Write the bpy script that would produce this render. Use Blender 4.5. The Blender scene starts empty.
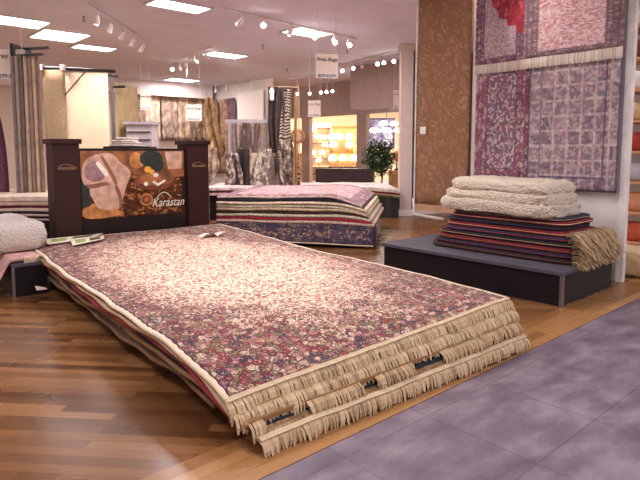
import bpy, math, random
from mathutils import Vector, Matrix, noise
random.seed(7)
R = random.Random(11)
COL = bpy.context.scene.collection
sin, cos, pi = math.sin, math.cos, math.pi

# ------------------------------------------------------------------ colour + material helpers
def c(r, g, b):
    f = lambda v: (v/255/12.92) if v/255 <= .04045 else ((v/255+.055)/1.055)**2.4
    return (f(r), f(g), f(b), 1)

class N:
    def __init__(s, name):
        s.m = bpy.data.materials.new(name); s.m.use_nodes = True
        s.t = s.m.node_tree; s.b = s.t.nodes['Principled BSDF']
        s.L = s.t.links
    def n(s, typ, **kw):
        x = s.t.nodes.new(typ)
        for k, v in kw.items(): setattr(x, k, v)
        return x
    def put(s, v, sock):
        if isinstance(v, bpy.types.NodeSocket): s.L.new(v, sock)
        elif v is not None: sock.default_value = v
    def math(s, op, a, b=None, d=None, clamp=False):
        x = s.n('ShaderNodeMath', operation=op, use_clamp=clamp)
        s.put(a, x.inputs[0]); s.put(b, x.inputs[1]); s.put(d, x.inputs[2]); return x.outputs[0]
    def mix(s, f, a, b):
        x = s.n('ShaderNodeMix', data_type='RGBA'); s.put(f, x.inputs[0]); s.put(a, x.inputs[6]); s.put(b, x.inputs[7]); return x.outputs[2]
    def coord(s, kind='Object', scale=(1, 1, 1), rot=(0, 0, 0), loc=(0, 0, 0)):
        x = s.n('ShaderNodeTexCoord'); m = s.n('ShaderNodeMapping')
        m.inputs[1].default_value = loc; m.inputs[2].default_value = rot; m.inputs[3].default_value = scale
        s.L.new(x.outputs[kind], m.inputs[0]); return m.outputs[0]
    def noise(s, vec, scale, detail=3, rough=.5):
        x = s.n('ShaderNodeTexNoise'); s.put(vec, x.inputs['Vector']); s.put(scale, x.inputs['Scale'])
        x.inputs['Detail'].default_value = detail; x.inputs['Roughness'].default_value = rough; return x.outputs[0], x.outputs[1]
    def vor(s, vec, scale, feature='F1', rnd=1):
        x = s.n('ShaderNodeTexVoronoi', feature=feature); s.put(vec, x.inputs['Vector']); x.inputs['Scale'].default_value = scale
        x.inputs['Randomness'].default_value = rnd; return x
    def ramp(s, f, stops, const=False):
        x = s.n('ShaderNodeValToRGB'); cr = x.color_ramp
        if const: cr.interpolation = 'CONSTANT'
        while len(cr.elements) < len(stops): cr.elements.new(.5)
        for e, (p, col) in zip(cr.elements, stops): e.position = p; e.color = col
        s.put(f, x.inputs[0]); return x.outputs[0]
    def bump(s, h, st=.3, dist=.01):
        x = s.n('ShaderNodeBump'); x.inputs['Strength'].default_value = st; x.inputs['Distance'].default_value = dist
        s.put(h, x.inputs['Height']); s.L.new(x.outputs[0], s.b.inputs['Normal'])
    def done(s, color, rough=.8, metal=0, spec=None):
        s.put(color, s.b.inputs['Base Color']); s.put(rough, s.b.inputs['Roughness']); s.b.inputs['Metallic'].default_value = metal
        if spec is not None: s.b.inputs['Specular IOR Level'].default_value = spec
        return s.m

def plain(name, col, rough=.7, metal=0, var=.12, scale=6, bump=0, bscale=80, spec=None):
    m = N(name); v = m.coord()
    f, _ = m.noise(v, scale, 3)
    dk = tuple(x*(1-var*1.6) for x in col[:3])+(1,); lt = tuple(min(1, x*(1+var)) for x in col[:3])+(1,)
    m.done(m.ramp(f, [(.3, dk), (.7, lt)]), rough, metal, spec)
    if bump:
        h, _ = m.noise(v, bscale, 2); m.bump(h, bump, .01)
    return m.m

def emit(name, col, st):
    m = N(name); m.b.inputs['Base Color'].default_value = col
    m.b.inputs['Emission Color'].default_value = col; m.b.inputs['Emission Strength'].default_value = st
    return m.m

def palette(cols):
    n = len(cols); return [(i/n, q) for i, q in enumerate(cols)]

def rug_mat(name, W, L, field, border, line, bw=.3, s1=38, s2=14, medallion=None, edge=None, ew=.03, rough=.95, dark=.5, stripes=None):
    """woven rug; UV in metres (0..W, 0..L)"""
    m = N(name); uv = m.n('ShaderNodeTexCoord').outputs['UV']
    sp = m.n('ShaderNodeSeparateXYZ'); m.L.new(uv, sp.inputs[0]); u, v = sp.outputs[0], sp.outputs[1]
    nf, nc = m.noise(uv, 9, 3)
    wob = m.n('ShaderNodeVectorMath', operation='MULTIPLY_ADD'); m.L.new(nc, wob.inputs[0]); wob.inputs[1].default_value = (.05, .05, 0); m.L.new(uv, wob.inputs[2])
    w = wob.outputs[0]
    va = m.vor(w, s1); ve = m.vor(w, s1, 'DISTANCE_TO_EDGE')
    vb = m.vor(w, s2); vbe = m.vor(w, s2, 'DISTANCE_TO_EDGE'); vs = m.vor(uv, s1*1.5)
    sa = m.n('ShaderNodeSeparateColor'); m.L.new(va.outputs['Color'], sa.inputs[0])
    sb = m.n('ShaderNodeSeparateColor'); m.L.new(vb.outputs['Color'], sb.inputs[0])
    sc = m.n('ShaderNodeSeparateColor'); m.L.new(vs.outputs['Color'], sc.inputs[0])
    fieldc = m.ramp(sa.outputs[0], palette(field), True)
    ring = m.math('LESS_THAN', ve.outputs[0], .055)
    fieldc = m.mix(m.math('MULTIPLY', ring, dark), fieldc, line)
    big = m.ramp(sb.outputs[0], palette(border), True)
    small = m.ramp(sc.outputs[1], palette(border[::-1]+[line]), True)
    rings = m.math('PINGPONG', m.math('MULTIPLY', vb.outputs['Distance'], 1), .17)
    isr = m.math('GREATER_THAN', rings, .1)
    bord = m.mix(m.math('MULTIPLY', isr, .75), big, small)
    bord = m.mix(m.math('MULTIPLY', m.math('LESS_THAN', vbe.outputs[0], .05), .85), bord, line)
    bord = m.mix(m.math('MULTIPLY', ring, .5), bord, line)
    d = m.math('MINIMUM', m.math('MINIMUM', u, m.math('SUBTRACT', W, u)), m.math('MINIMUM', v, m.math('SUBTRACT', L, v)))
    isb = m.math('LESS_THAN', d, bw)
    if medallion:
        ru, rv = medallion
        du = m.math('DIVIDE', m.math('SUBTRACT', u, W/2), ru); dv = m.math('DIVIDE', m.math('SUBTRACT', v, L/2), rv)
        r = m.math('SQRT', m.math('ADD', m.math('MULTIPLY', du, du), m.math('MULTIPLY', dv, dv)))
        n2, _ = m.noise(uv, 5, 4); r = m.math('ADD', r, m.math('MULTIPLY', m.math('SUBTRACT', n2, .5), .9))
        isb2 = m.math('MULTIPLY', m.math('SUBTRACT', r, .85), 2.6, clamp=True)
        pick = m.math('LESS_THAN', sc.outputs[2], isb2)
        isb = m.math('MAXIMUM', m.math('MULTIPLY', isb, .8), pick)
    colr = m.mix(isb, fieldc, bord)
    for p, wd in ((bw, .012), (bw*.62, .008), (bw*.25, .01)):
        isl = m.math('LESS_THAN', m.math('ABSOLUTE', m.math('SUBTRACT', d, p)), wd)
        colr = m.mix(m.math('MULTIPLY', isl, .25 if medallion else .6), colr, line)
    if edge:
        sc2 = m.math('ADD', ew, m.math('MULTIPLY', m.math('SINE', m.math('MULTIPLY', m.math('ADD', u, v), 75)), .0025))
        colr = m.mix(m.math('LESS_THAN', d, m.math('ADD', sc2, .009)), colr, line)
        colr = m.mix(m.math('LESS_THAN', d, sc2), colr, edge)
    h, _ = m.noise(uv, 260, 2); m.bump(h, .5, .004)
    m.done(colr, rough, 0, .1); m.b.inputs['Sheen Weight'].default_value = .15
    return m.m

def stripe_mat(name, cols, width, axis=0, rough=.95):
    m = N(name); uv = m.n('ShaderNodeTexCoord').outputs['UV']
    sp = m.n('ShaderNodeSeparateXYZ'); m.L.new(uv, sp.inputs[0])
    f = m.math('FRACT', m.math('DIVIDE', sp.outputs[axis], width))
    h, _ = m.noise(uv, 120, 2); m.bump(h, .5, .005)
    n2, _ = m.noise(uv, 40, 2)
    col = m.ramp(f, palette(cols), True)
    return m.done(m.mix(m.math('MULTIPLY', n2, .35), col, c(150, 130, 125)), rough, 0, .1)

# ------------------------------------------------------------------ mesh builder
class MB:
    def __init__(s): s.v = []; s.f = []; s.uv = []; s.mi = []; s.cur = 0
    def vert(s, p, uv=(0, 0)): s.v.append(Vector(p)); s.uv.append(uv); return len(s.v)-1
    def face(s, *i): s.f.append(tuple(i)); s.mi.append(s.cur)
    def box(s, o, a, b, h, bev=0):
        """o corner, a b h edge vectors"""
        o, a, b, h = map(Vector, (o, a, b, h))
        k = [s.vert(o+x*a+y*b+z*h, (x*a.length+z*h.length*.0, y*b.length+z*h.length)) for z in (0, 1) for y in (0, 1) for x in (0, 1)]
        for q in ((0, 2, 3, 1), (4, 5, 7, 6), (0, 1, 5, 4), (2, 6, 7, 3), (0, 4, 6, 2), (1, 3, 7, 5)): s.face(*[k[i] for i in q])
    def cbox(s, cx, cy, z0, sx, sy, sz, rot=0):
        a = Vector((cos(rot), sin(rot), 0)); b = Vector((-sin(rot), cos(rot), 0))
        s.box(Vector((cx, cy, z0))-a*sx/2-b*sy/2, a*sx, b*sy, (0, 0, sz))
    def tube(s, pts, rad, n=8, cap=True):
        pts = [Vector(p) for p in pts]; rings = []
        for i, p in enumerate(pts):
            t = (pts[min(i+1, len(pts)-1)]-pts[max(i-1, 0)]).normalized()
            a = t.orthogonal().normalized() if abs(t.z) > .9 else t.cross(Vector((0, 0, 1))).normalized(); b = t.cross(a)
            r = rad[i] if isinstance(rad, (list, tuple)) else rad
            rings.append([s.vert(p+a*cos(2*pi*k/n)*r+b*sin(2*pi*k/n)*r) for k in range(n)])
        for q, w in zip(rings, rings[1:]):
            for k in range(n): s.face(q[k], q[(k+1) % n], w[(k+1) % n], w[k])
        if cap: s.face(*rings[0][::-1]); s.face(*rings[-1])
    def lathe(s, o, prof, n=16, ax=None):
        o = Vector(o); rings = []
        M = Matrix.Identity(3) if ax is None else Vector((0, 0, 1)).rotation_difference(Vector(ax).normalized()).to_matrix()
        for r, z in prof: rings.append([s.vert(o+M@Vector((r*cos(2*pi*k/n), r*sin(2*pi*k/n), z))) for k in range(n)])
        for q, w in zip(rings, rings[1:]):
            for k in range(n): s.face(q[k], q[(k+1) % n], w[(k+1) % n], w[k])
        s.face(*rings[0][::-1]); s.face(*rings[-1])
    def sheet(s, fn, nu, nv, off, uvfn=lambda a, b: (a, b)):
        """closed slab: fn(a,b)->point on the top, off(a,b) or vector -> thickness vector to the underside"""
        of = off if callable(off) else (lambda a, b: Vector(off))
        T = []; B = []
        for j in range(nv+1):
            for i in range(nu+1):
                a, b = i/nu, j/nv; p = Vector(fn(a, b)); T.append(s.vert(p, uvfn(a, b)))
                B.append(s.vert(p+Vector(of(a, b)), uvfn(a, b)))
        I = lambda i, j: j*(nu+1)+i
        for j in range(nv):
            for i in range(nu):
                q = (I(i, j), I(i+1, j), I(i+1, j+1), I(i, j+1))
                s.face(*[T[k] for k in q]); s.face(*[B[k] for k in q[::-1]])
        for i in range(nu):
            s.face(T[I(i, 0)], B[I(i, 0)], B[I(i+1, 0)], T[I(i+1, 0)]); s.face(T[I(i+1, nv)], B[I(i+1, nv)], B[I(i, nv)], T[I(i, nv)])
        for j in range(nv):
            s.face(T[I(0, j+1)], B[I(0, j+1)], B[I(0, j)], T[I(0, j)]); s.face(T[I(nu, j)], B[I(nu, j)], B[I(nu, j+1)], T[I(nu, j+1)])
    def strand(s, pts, r):
        rings = []
        for i, p in enumerate(pts):
            p = Vector(p); rr = r*(1 if i < len(pts)-1 else .55)
            rings.append([s.vert(p+Vector((cos(k*2.094)*rr, sin(k*2.094)*rr, 0))) for k in range(3)])
        for q, w in zip(rings, rings[1:]):
            for k in range(3): s.face(q[k], q[(k+1) % 3], w[(k+1) % 3], w[k])
    def build(s, name, mat, parent=None, smooth=False, origin=None):
        me = bpy.data.meshes.new(name)
        if origin is None:
            if parent is not None: origin = wloc(parent)
            else:
                xs = [p.x for p in s.v]; ys = [p.y for p in s.v]
                origin = Vector(((min(xs)+max(xs))/2, (min(ys)+max(ys))/2, min(p.z for p in s.v)))
        me.from_pydata([tuple(p-origin) for p in s.v], [], s.f)
        ul = me.uv_layers.new(name='UVMap')
        vi = [0]*len(me.loops); me.loops.foreach_get('vertex_index', vi)
        ul.data.foreach_set('uv', [x for i in vi for x in s.uv[i]])
        for m in (mat if isinstance(mat, (list, tuple)) else [mat]): me.materials.append(m)
        me.polygons.foreach_set('material_index', s.mi)
        if smooth: me.polygons.foreach_set('use_smooth', [True]*len(me.polygons))
        me.validate(); me.update()
        o = bpy.data.objects.new(name, me); COL.objects.link(o)
        if parent is not None: o.parent = parent
        o.location = origin - (wloc(parent) if parent is not None else Vector((0, 0, 0)))
        return o
def wloc(o):
    v = Vector((0, 0, 0))
    while o is not None: v += o.location; o = o.parent
    return v
def tag(o, label, cat, group=None, kind=None):
    o['label'] = label; o['category'] = cat
    if group: o['group'] = group
    if kind: o['kind'] = kind
    return o
def thing(name, loc, label, cat, group=None):
    o = bpy.data.objects.new(name, None); COL.objects.link(o); o.location = loc; o.empty_display_size = .1
    return tag(o, label, cat, group)
def structure(o): o['kind'] = 'structure'; return o
def smooth_bevel(o, w=.01, seg=2):
    m = o.modifiers.new('bevel', 'BEVEL'); m.width = w; m.segments = seg; m.limit_method = 'ANGLE'
def lettering(name, body, size, p, xdir, updir, mat, parent, shear=0, ext=.001, align='CENTER', sx=1):
    cu = bpy.data.curves.new(name, 'FONT'); cu.body = body; cu.size = size; cu.shear = shear; cu.extrude = ext; cu.align_x = align; cu.align_y = 'CENTER'
    cu.resolution_u = 3; tmp = bpy.data.objects.new(name+'_curve', cu); COL.objects.link(tmp); bpy.context.view_layer.update()
    me = bpy.data.meshes.new_from_object(tmp); bpy.data.objects.remove(tmp); bpy.data.curves.remove(cu)
    me.materials.clear(); me.materials.append(mat); o = bpy.data.objects.new(name, me); COL.objects.link(o); o.parent = parent
    x = Vector(xdir).normalized(); y = Vector(updir).normalized(); z = x.cross(y)
    M = Matrix((x, y, z)).transposed().to_4x4(); M.translation = Vector(p)-wloc(parent)
    o.matrix_basis = M @ Matrix.Diagonal((sx, 1, 1, 1)); return o

A = math.radians(41.8)
E1 = Vector((cos(A), sin(A), 0)); E2 = Vector((-sin(A), cos(A), 0)); Z = Vector((0, 0, 1))
CH = 3.6

# ------------------------------------------------------------------ materials
def wood(name, rot, w, row, cols, rough=.33):
    m = N(name); v = m.coord('Object', rot=(0, 0, rot))
    br = m.n('ShaderNodeTexBrick'); m.L.new(v, br.inputs[0]); br.offset = .37; br.offset_frequency = 2
    br.inputs['Scale'].default_value = 1; br.inputs['Brick Width'].default_value = w; br.inputs['Row Height'].default_value = row
    br.inputs['Mortar Size'].default_value = .0012; br.inputs['Color1'].default_value = (0, 0, 0, 1); br.inputs['Color2'].default_value = (1, 1, 1, 1)
    br.inputs['Mortar'].default_value = (.3, .3, .3, 1); br.inputs['Bias'].default_value = 0
    mp = m.n('ShaderNodeMapping'); m.L.new(v, mp.inputs[0]); mp.inputs[3].default_value = (1.0, 30, 1)
    g, _ = m.noise(mp.outputs[0], 3, 6, .65)
    mix = m.math('ADD', m.math('MULTIPLY', br.outputs[0], .62), m.math('MULTIPLY', g, .42))
    col = m.ramp(mix, [(.12, cols[0]), (.45, cols[1]), (.7, cols[2]), (.95, cols[3])])
    col = m.mix(m.math('MULTIPLY', br.outputs['Fac'], .6), col, c(70, 35, 20))
    r2, _ = m.noise(v, 2.5, 3)
    m.done(col, m.math('ADD', rough-.08, m.math('MULTIPLY', r2, .18)), 0, .36)
    m.bump(m.math('SUBTRACT', m.math('MULTIPLY', g, .2), br.outputs['Fac']), .12, .003)
    return m.m
M_wood = wood('oak_floor', math.radians(5), .85, .07, [c(76, 46, 26), c(112, 74, 43), c(134, 92, 55), c(156, 114, 74)], .27)
M_strip = wood('oak_border', -A, 1.3, .085, [c(122, 82, 46), c(156, 110, 66), c(172, 126, 80), c(186, 140, 94)], .27)

def tile_mat():
    m = N('slate_tile'); v = m.coord('Object', rot=(0, 0, -A))
    br = m.n('ShaderNodeTexBrick'); m.L.new(v, br.inputs[0]); br.offset = 0
    br.inputs['Scale'].default_value = 1; br.inputs['Brick Width'].default_value = .61; br.inputs['Row Height'].default_value = .61
    br.inputs['Mortar Size'].default_value = .004; br.inputs['Color1'].default_value = (.35, .35, .35, 1); br.inputs['Color2'].default_value = (.65, .65, .65, 1)
    mp = m.n('ShaderNodeMapping'); m.L.new(v, mp.inputs[0]); mp.inputs[3].default_value = (1.6, 3.2, 1)
    n1, _ = m.noise(mp.outputs[0], 1.9, 5, .6); n2, _ = m.noise(v, 30, 4, .7)
    mix = m.math('ADD', m.math('ADD', m.math('MULTIPLY', n1, .8), m.math('MULTIPLY', br.outputs[0], .2)), m.math('MULTIPLY', n2, .12))
    col = m.ramp(mix, [(.40, c(92, 80, 92)), (.56, c(116, 103, 115)), (.72, c(144, 130, 140))])
    col = m.mix(m.math('MULTIPLY', br.outputs['Fac'], .2), col, c(90, 84, 96))
    m.done(col, m.math('ADD', .34, m.math('MULTIPLY', n2, .22)), 0, .5)
    m.bump(m.math('SUBTRACT', m.math('ADD', m.math('MULTIPLY', n2, .3), n1), br.outputs['Fac']), .35, .006)
    return m.m
M_tile = tile_mat()
M_ceil = plain('ceiling_paint', c(236, 230, 243), .9, var=.03, scale=2)
M_wall = plain('beige_wall', c(222, 202, 184), .9, var=.03)
M_white = plain('white_paint', c(236, 226, 220), .7, var=.02)
M_taupe = plain('taupe_paint', c(176, 152, 144), .85, var=.05)
M_col = plain('column_paint', c(206, 186, 178), .8, var=.03)
M_dkbrown = plain('dark_brown_wall', c(92, 66, 56), .7)
M_black = plain('black_laminate', c(30, 24, 28), .45, var=.12, spec=.25)
M_blacktop = plain('charcoal_carpet_top', c(76, 70, 82), .8, var=.1, bump=.3, bscale=200)
M_espresso = plain('espresso_wood', c(54, 30, 28), .5, var=.1, spec=.2)
M_darkframe = plain('dark_frame', c(38, 25, 26), .5, spec=.2)
M_metal = plain('brushed_metal', c(150, 142, 140), .35, .8)
M_wmetal = plain('white_metal', c(228, 220, 216), .4)
M_dmetal = plain('dark_metal', c(48, 42, 42), .45, .4)
def strand_mat(name, lo, hi):
    m = N(name); g = m.n('ShaderNodeNewGeometry')
    return m.done(m.ramp(g.outputs['Random Per Island'], [(0, lo), (.35, tuple((a+b)/2 for a, b in zip(lo, hi))), (1, hi)]), .95, 0, .1)
M_fringe = strand_mat('cotton_fringe', c(166, 140, 108), c(212, 188, 152))
M_fringe2 = strand_mat('cotton_fringe_tan', c(150, 122, 92), c(202, 176, 140))
M_fringew = strand_mat('cotton_fringe_white', c(200, 186, 176), c(244, 234, 222))
M_bind = plain('cream_binding', c(222, 200, 172), .95, var=.08, scale=30)
M_bind2 = plain('tan_heading', c(200, 178, 146), .95, var=.08, scale=30)
M_gold = plain('gold_ink', c(170, 130, 80), .5)
M_ink = plain('dark_ink', c(70, 50, 60), .8)
M_paper = plain('white_card', c(232, 214, 198), .8, var=.02)
M_glow = emit('troffer_diffuser', (1, .97, 1, 1), 5)
M_bulb = emit('bulb_glow', (1, .93, .88, 1), 25)
M_shade = emit('lamp_shade_glow', (1, .92, .82, 1), 5)

# ------------------------------------------------------------------ setting
def quad(name, pts, mat, th=.05, n=(0, 0, -1)):
    b = MB(); P = [Vector(p) for p in pts]
    b.sheet(lambda a, k: (P[0]*(1-a)+P[1]*a)*(1-k)+(P[3]*(1-a)+P[2]*a)*k, 1, 1, Vector(n)*th)
    return structure(b.build(name, mat))
T0 = Vector((-.22, 2.3, 0)); TO = T0-E1*6; TE = T0+E1*14
quad('floor', [TO, TE, TE+E2*24, TO+E2*24], M_wood)
SW = .34
b = MB(); b.box(TO+Z*.0, E1*20, E2*SW, Z*.002); structure(b.build('floor_border', M_strip))
b = MB(); b.box(TO-E2*10-Z*.05, E1*20, E2*9.998, Z*.05); structure(b.build('floor_tile', M_tile))
b = MB(); b.box((-14, -3, CH), (26, 0, 0), (0, 33, 0), (0, 0, .08)); structure(b.build('ceiling', M_ceil))

def wallbox(name, p, d, length, z0, z1, th, mat, side=1):
    b = MB(); d = Vector(d).normalized(); nrm = Vector((-d.y, d.x, 0))*side
    b.box(Vector((p[0], p[1], z0)), d*length, nrm*th, (0, 0, z1-z0)); return structure(b.build(name, mat))
C0 = Vector((-3.88, 20.1, 0))
wallbox('wall_left', C0-E1*7.5, E1, 7.5, 0, CH, .15, M_wall)                      # long back-left wall
wallbox('wall_back', C0-E2*3.48, E2, 3.48, 0, CH, .15, M_white, -1)               # short partition to the right of the corner
wallbox('wall_far_left', (-9.45, 15.2, 0), (0, -1, 0), 13, 0, CH, .15, M_wall, -1)
b = MB(); b.box(C0-E1*7.5-E2*.5+Z*3.15, E1*7.3, E2*.5, Z*.45); structure(b.build('trim_soffit', M_white))
OP = Vector((2.3, 16.5, 0))
wallbox('wall_front', OP-E2*4, E2, 11.2, 2.52, CH, .15, M_taupe, -1)              # header over the opening
wallbox('wall_post', OP+E2*4.0, E2, .42, 0, 2.52, .15, M_taupe, -1)
wallbox('wall_post', OP+E2*1.3, E2, .42, 0, 2.52, .15, M_taupe, -1)
wallbox('wall_pier', OP+E2*5.6, E2, 2.4, 0, 2.52, .15, M_taupe, -1)
wallbox('wall_bulkhead', Vector((1.95, 13.9, 0)), E2, 1.63*1.05, 2.50, CH, .4, M_taupe, -1)
# slim column with base
b = MB(); b.box((1.70, 11.9, 0), (.25, 0, 0), (0, .3, 0), (0, 0, CH-.12)); structure(b.build('wall_column', M_col))
b = MB(); b.box((1.67, 11.87, CH-.12), (.31, 0, 0), (0, .36, 0), (0, 0, .12)); structure(b.build('trim_column_cap', M_col))
b = MB(); b.box((1.68, 11.88, 0), (.29, 0, 0), (0, .34, 0), (0, 0, .13)); structure(b.build('baseboard_column', M_white))
wallbox('wall_right', (1.955, 12.05, 0), (.86, .5, 0), 6, 0, CH, .15, M_dkbrown)
wallbox('baseboard_right', (1.99, 12.02, 0), (.86, .5, 0), 6, 0, .12, .045, M_white)

# partition behind hanging rugs on the right
S = Vector((3.15, 5.87, 0))
wallbox('wall_partition', S+E2*.02+E1*.06, E2, 1.84, 0, CH, .1, M_white, -1)
b = MB(); b.box(S-E2*.06+E1*.02, E2*.075, E1*.075, Z*CH); b.build('wall_partition_post', M_wmetal)['kind'] = 'structure'
# lit shop beyond the opening
M_cream = plain('cream_wall', c(240, 218, 180), .9, var=.05)
wallbox('wall_beyond', (-5, 25.5, 0), (1, 0, 0), 14, 0, CH, .15, M_cream)
wallbox('wall_beyond_side', (8.8, 13.5, 0), (0, 1, 0), 12, 0, CH, .15, M_cream)

# ------------------------------------------------------------------ main rug stack
O = Vector((-.44, 2.53, 0)); a2 = math.radians(38.5)
U = Vector((cos(a2), sin(a2), 0)); V = Vector((-sin(a2), cos(a2), 0))
def loc(u, v, z): return O+U*u+V*v+Z*z
b = MB(); b.box(loc(.16, .45, 0), U*1.9, V*3.65, Z*.11); o = b.build('rug_display_platform', M_black)
tag(o, 'low black platform hidden under the big stack of fringed rugs in the foreground', 'display platform'); smooth_bevel(o, .006)

#        v_front  zb    endL  endR   u0    u1    fringe
TH = .026
rugs = [(.25, .196, .110, .150, .06, 2.22, 0),
        (-.17, .224, .078, .105, .08, 2.27, .074),
        (-.10, .252, .105, .140, .05, 2.24, 0),
        (-.10, .280, .140, .196, .06, 2.27, .068),
        (-.03, .308, .156, .225, .02, 2.28, 0),
        (-.045, .336, .178, .268, .01, 2.31, .080),
        (.0, .366, .222, .335, .0, 2.31, .088)]
def rz(k, u, v):
    vf, zb, el, er, u0, u1, fr = rugs[k]
    f = max(0, min(1, (u-u0)/(u1-u0))); e = el+(er-el)*f
    w = max(0, min(1, (1.0-v)/(1.0-vf)))
    z = zb-(zb-e)*w**1.8
    z += .010*noise.noise(Vector((u*1.7, v*1.3, 3)))+.004*noise.noise(Vector((u*6, v*6, 1)))
    side = max(0, (.32-u)/.32); z -= .022*(1+(6-k)*.6)*side**1.6*min(1, max(0, v))
    back = max(0, min(1, (v-2.4)/1.9)); z += .065*back
    return z
def uedge(k, v, s):
    return .010*sin(v*3.1+k*1.3+s)+.006*sin(v*11+k*2.1)
ML_names = [
 ('plain brown rug at the bottom of the foreground stack, on the platform', [c(120, 86, 60), c(100, 70, 50)], c(92, 66, 44)),
 ('lowest fringed rug of the foreground stack, tassels reaching the floor', [c(160, 130, 96), c(120, 80, 60)], c(150, 118, 78)),
 ('dark teal rug showing as a gap above the lowest fringe of the foreground stack', [c(30, 46, 60), c(40, 60, 70)], c(34, 46, 56)),
 ('rug with gaps in its tassels, second fringe from the floor in the foreground stack', [c(140, 100, 70), c(110, 70, 60)], c(142, 106, 70)),
 ('rug with a red long edge and no visible tassels in the foreground stack', [c(150, 40, 50), c(120, 30, 40)], c(140, 40, 50)),
 ('fringed tan-edged rug directly under the topmost floral rug of the foreground stack', [c(150, 110, 80), c(170, 130, 96)], c(170, 136, 98)),
 ('topmost cream, rose and navy floral rug with cream fringe on the foreground stack', None, None)]
LEN = 4.3
M_top = rug_mat('persian_floral', 2.3, LEN,
    [c(238, 212, 188), c(230, 200, 176), c(242, 220, 198), c(196, 112, 92), c(234, 204, 182), c(92, 76, 88), c(238, 210, 184), c(164, 66, 66), c(222, 190, 164), c(150, 124, 96), c(236, 206, 180)],
    [c(140, 42, 50), c(138, 116, 76), c(176, 116, 118), c(222, 190, 160), c(156, 56, 56), c(112, 100, 72), c(190, 126, 116), c(66, 52, 74), c(204, 160, 126), c(122, 46, 56), c(226, 200, 172), c(150, 128, 90)],
    c(50, 36, 52), bw=.10, s1=62, s2=27, medallion=(.88, 1.62), edge=c(226, 204, 178), ew=.018, dark=.5)  # pale centre: cream field with part of a spotlight pool painted in
def fringe(b, k, ln, out, skip=lambda u: False, seed=0, row=0.0):
    rr = random.Random(seed+k*17)
    vf, zb, el, er, u0, u1, fr = rugs[k]; u = u0+.004
    clump = 0
    while u < u1-.004:
        if not skip(u):
            z = rz(k, u, vf)-.008-row*.5; l = ln*rr.uniform(.85, 1.12)
            du = .022*noise.noise(Vector((u*14, k*5+seed, 0)))+rr.uniform(-.009, .009)
            o2 = out*(1+.5*noise.noise(Vector((u*7, k*3, 5))))
            v0 = vf-row
            zz = max(z-l, .004)
            dr = z-zz
            b.strand([loc(u, v0+.008, z+.004), loc(u+du*.3, v0-o2*.55, z-dr*.18), loc(u+du*.7, v0-o2*.9, z-dr*.55), loc(u+du, v0-o2+rr.uniform(-.006, .006), zz)], rr.uniform(.006, .010))
        u += rr.uniform(.013, .021)
    # woven backing behind the strands
for k, (vf, zb, el, er, u0, u1, fr) in enumerate(rugs):
    lab, cols, edgec = ML_names[k]
    vb = LEN-(0, .05, .02, .06, .03, .0, .0)[k]
    b = MB()
    def P(a, q, k=k, vf=vf, u0=u0, u1=u1, vb=vb):
        v = vf+(vb-vf)*(q**1.25); u = u0+(u1-u0)*a
        u += uedge(k, v, 0)*(1-a)+uedge(k, v, 2)*a
        return loc(u, v, rz(k, u, v))
    th = .022 if k < 6 else .02
    b.sheet(P, 24, 56, (0, 0, -th), lambda a, q, vf=vf, vb=vb: (a*2.3, (q**1.25)*LEN))
    if k == 6: m = M_top
    else: m = rug_mat('stack_rug_weave', 2.3, LEN, cols, cols+[c(190, 160, 130)], edgec, bw=.2, edge=edgec, ew=.02)
    root = thing('area_rug', loc(1.15, 2.1, 0)+Z*(zb-.02), lab, 'rug', 'rugs of the foreground stack')
    b.build('pile', m, root, smooth=False)
    # bound edges along both long sides
    eb = MB()
    for s_, uu in ((0, u0), (1, u1)):
        pts = []
        for q in range(57):
            v = vf+(vb-vf)*((q/56)**1.25); u = uu+uedge(k, v, 0 if s_ == 0 else 2); pts.append(loc(u, v, rz(k, u, v)-th/2))
        eb.tube(pts, th*.66, 6)
    eb.build('edge_binding', M_bind if k in (6,) else plain('edge_wool', {0: c(120, 88, 58), 1: c(168, 130, 84), 2: c(140, 104, 68), 3: c(176, 138, 92), 4: c(140, 44, 50), 5: c(190, 160, 124)}[k], .95), root, smooth=True)
    if fr:
        fb = MB()
        sk = (lambda u: False)
        if k == 3: sk = lambda u: noise.noise(Vector((u*3.4, 7.7, 0))) > .22
        fringe(fb, k, fr, .028 if k == 1 else .05, sk, 3); fringe(fb, k, fr*.92, .016 if k == 1 else .03, sk, 8)
        if k in (6, 1): hb = MB(); hb.sheet(lambda a, q, k=k, vf=vf, u0=u0, u1=u1: loc(u0+(u1-u0)*a, vf+.022-.03*q, rz(k, u0+(u1-u0)*a, vf)+.0035-.003*q+(rz(k, u0+(u1-u0)*a, vf+.022)-rz(k, u0+(u1-u0)*a, vf))*(1-q)), 60, 2, (0, 0, -.004)); hb.build('fringe_heading', M_bind2, root)
        fb.build('fringe', M_fringe if k in (6, 5) else M_fringe2 if k != 1 else M_fringe, root)
    else:
        pass

# papers and tag on the stack
M_green = plain('leaf_print', c(150, 180, 90), .6); M_dprint = plain('dark_print', c(90, 84, 50), .6)
def flat_on(name, pts, lab, cat, k=6, dz=.006, extras=()):
    b = MB(); q = [Vector(p) for p in pts]
    b.sheet(lambda a, t: (q[0]*(1-a)+q[1]*a)*(1-t)+(q[3]*(1-a)+q[2]*a)*t, 4, 4, (0, 0, -.002))
    r = thing(name, (q[0]+q[2])/2, lab, cat)
    b.build('sheet', M_paper, r)
    for (a0, a1, t0, t1, m) in extras:
        e = MB(); f = lambda a, t: (q[0]*(1-a)+q[1]*a)*(1-t)+(q[3]*(1-a)+q[2]*a)*t+Z*.001
        e.sheet(lambda a, t: f(a0+(a1-a0)*a, t0+(t1-t0)*t), 1, 1, (0, 0, .001)); e.build('printed_picture', m, r)
    return r
def on_top(u, v, dz=.007): return loc(u, v, rz(6, u, v)+dz)
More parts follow.
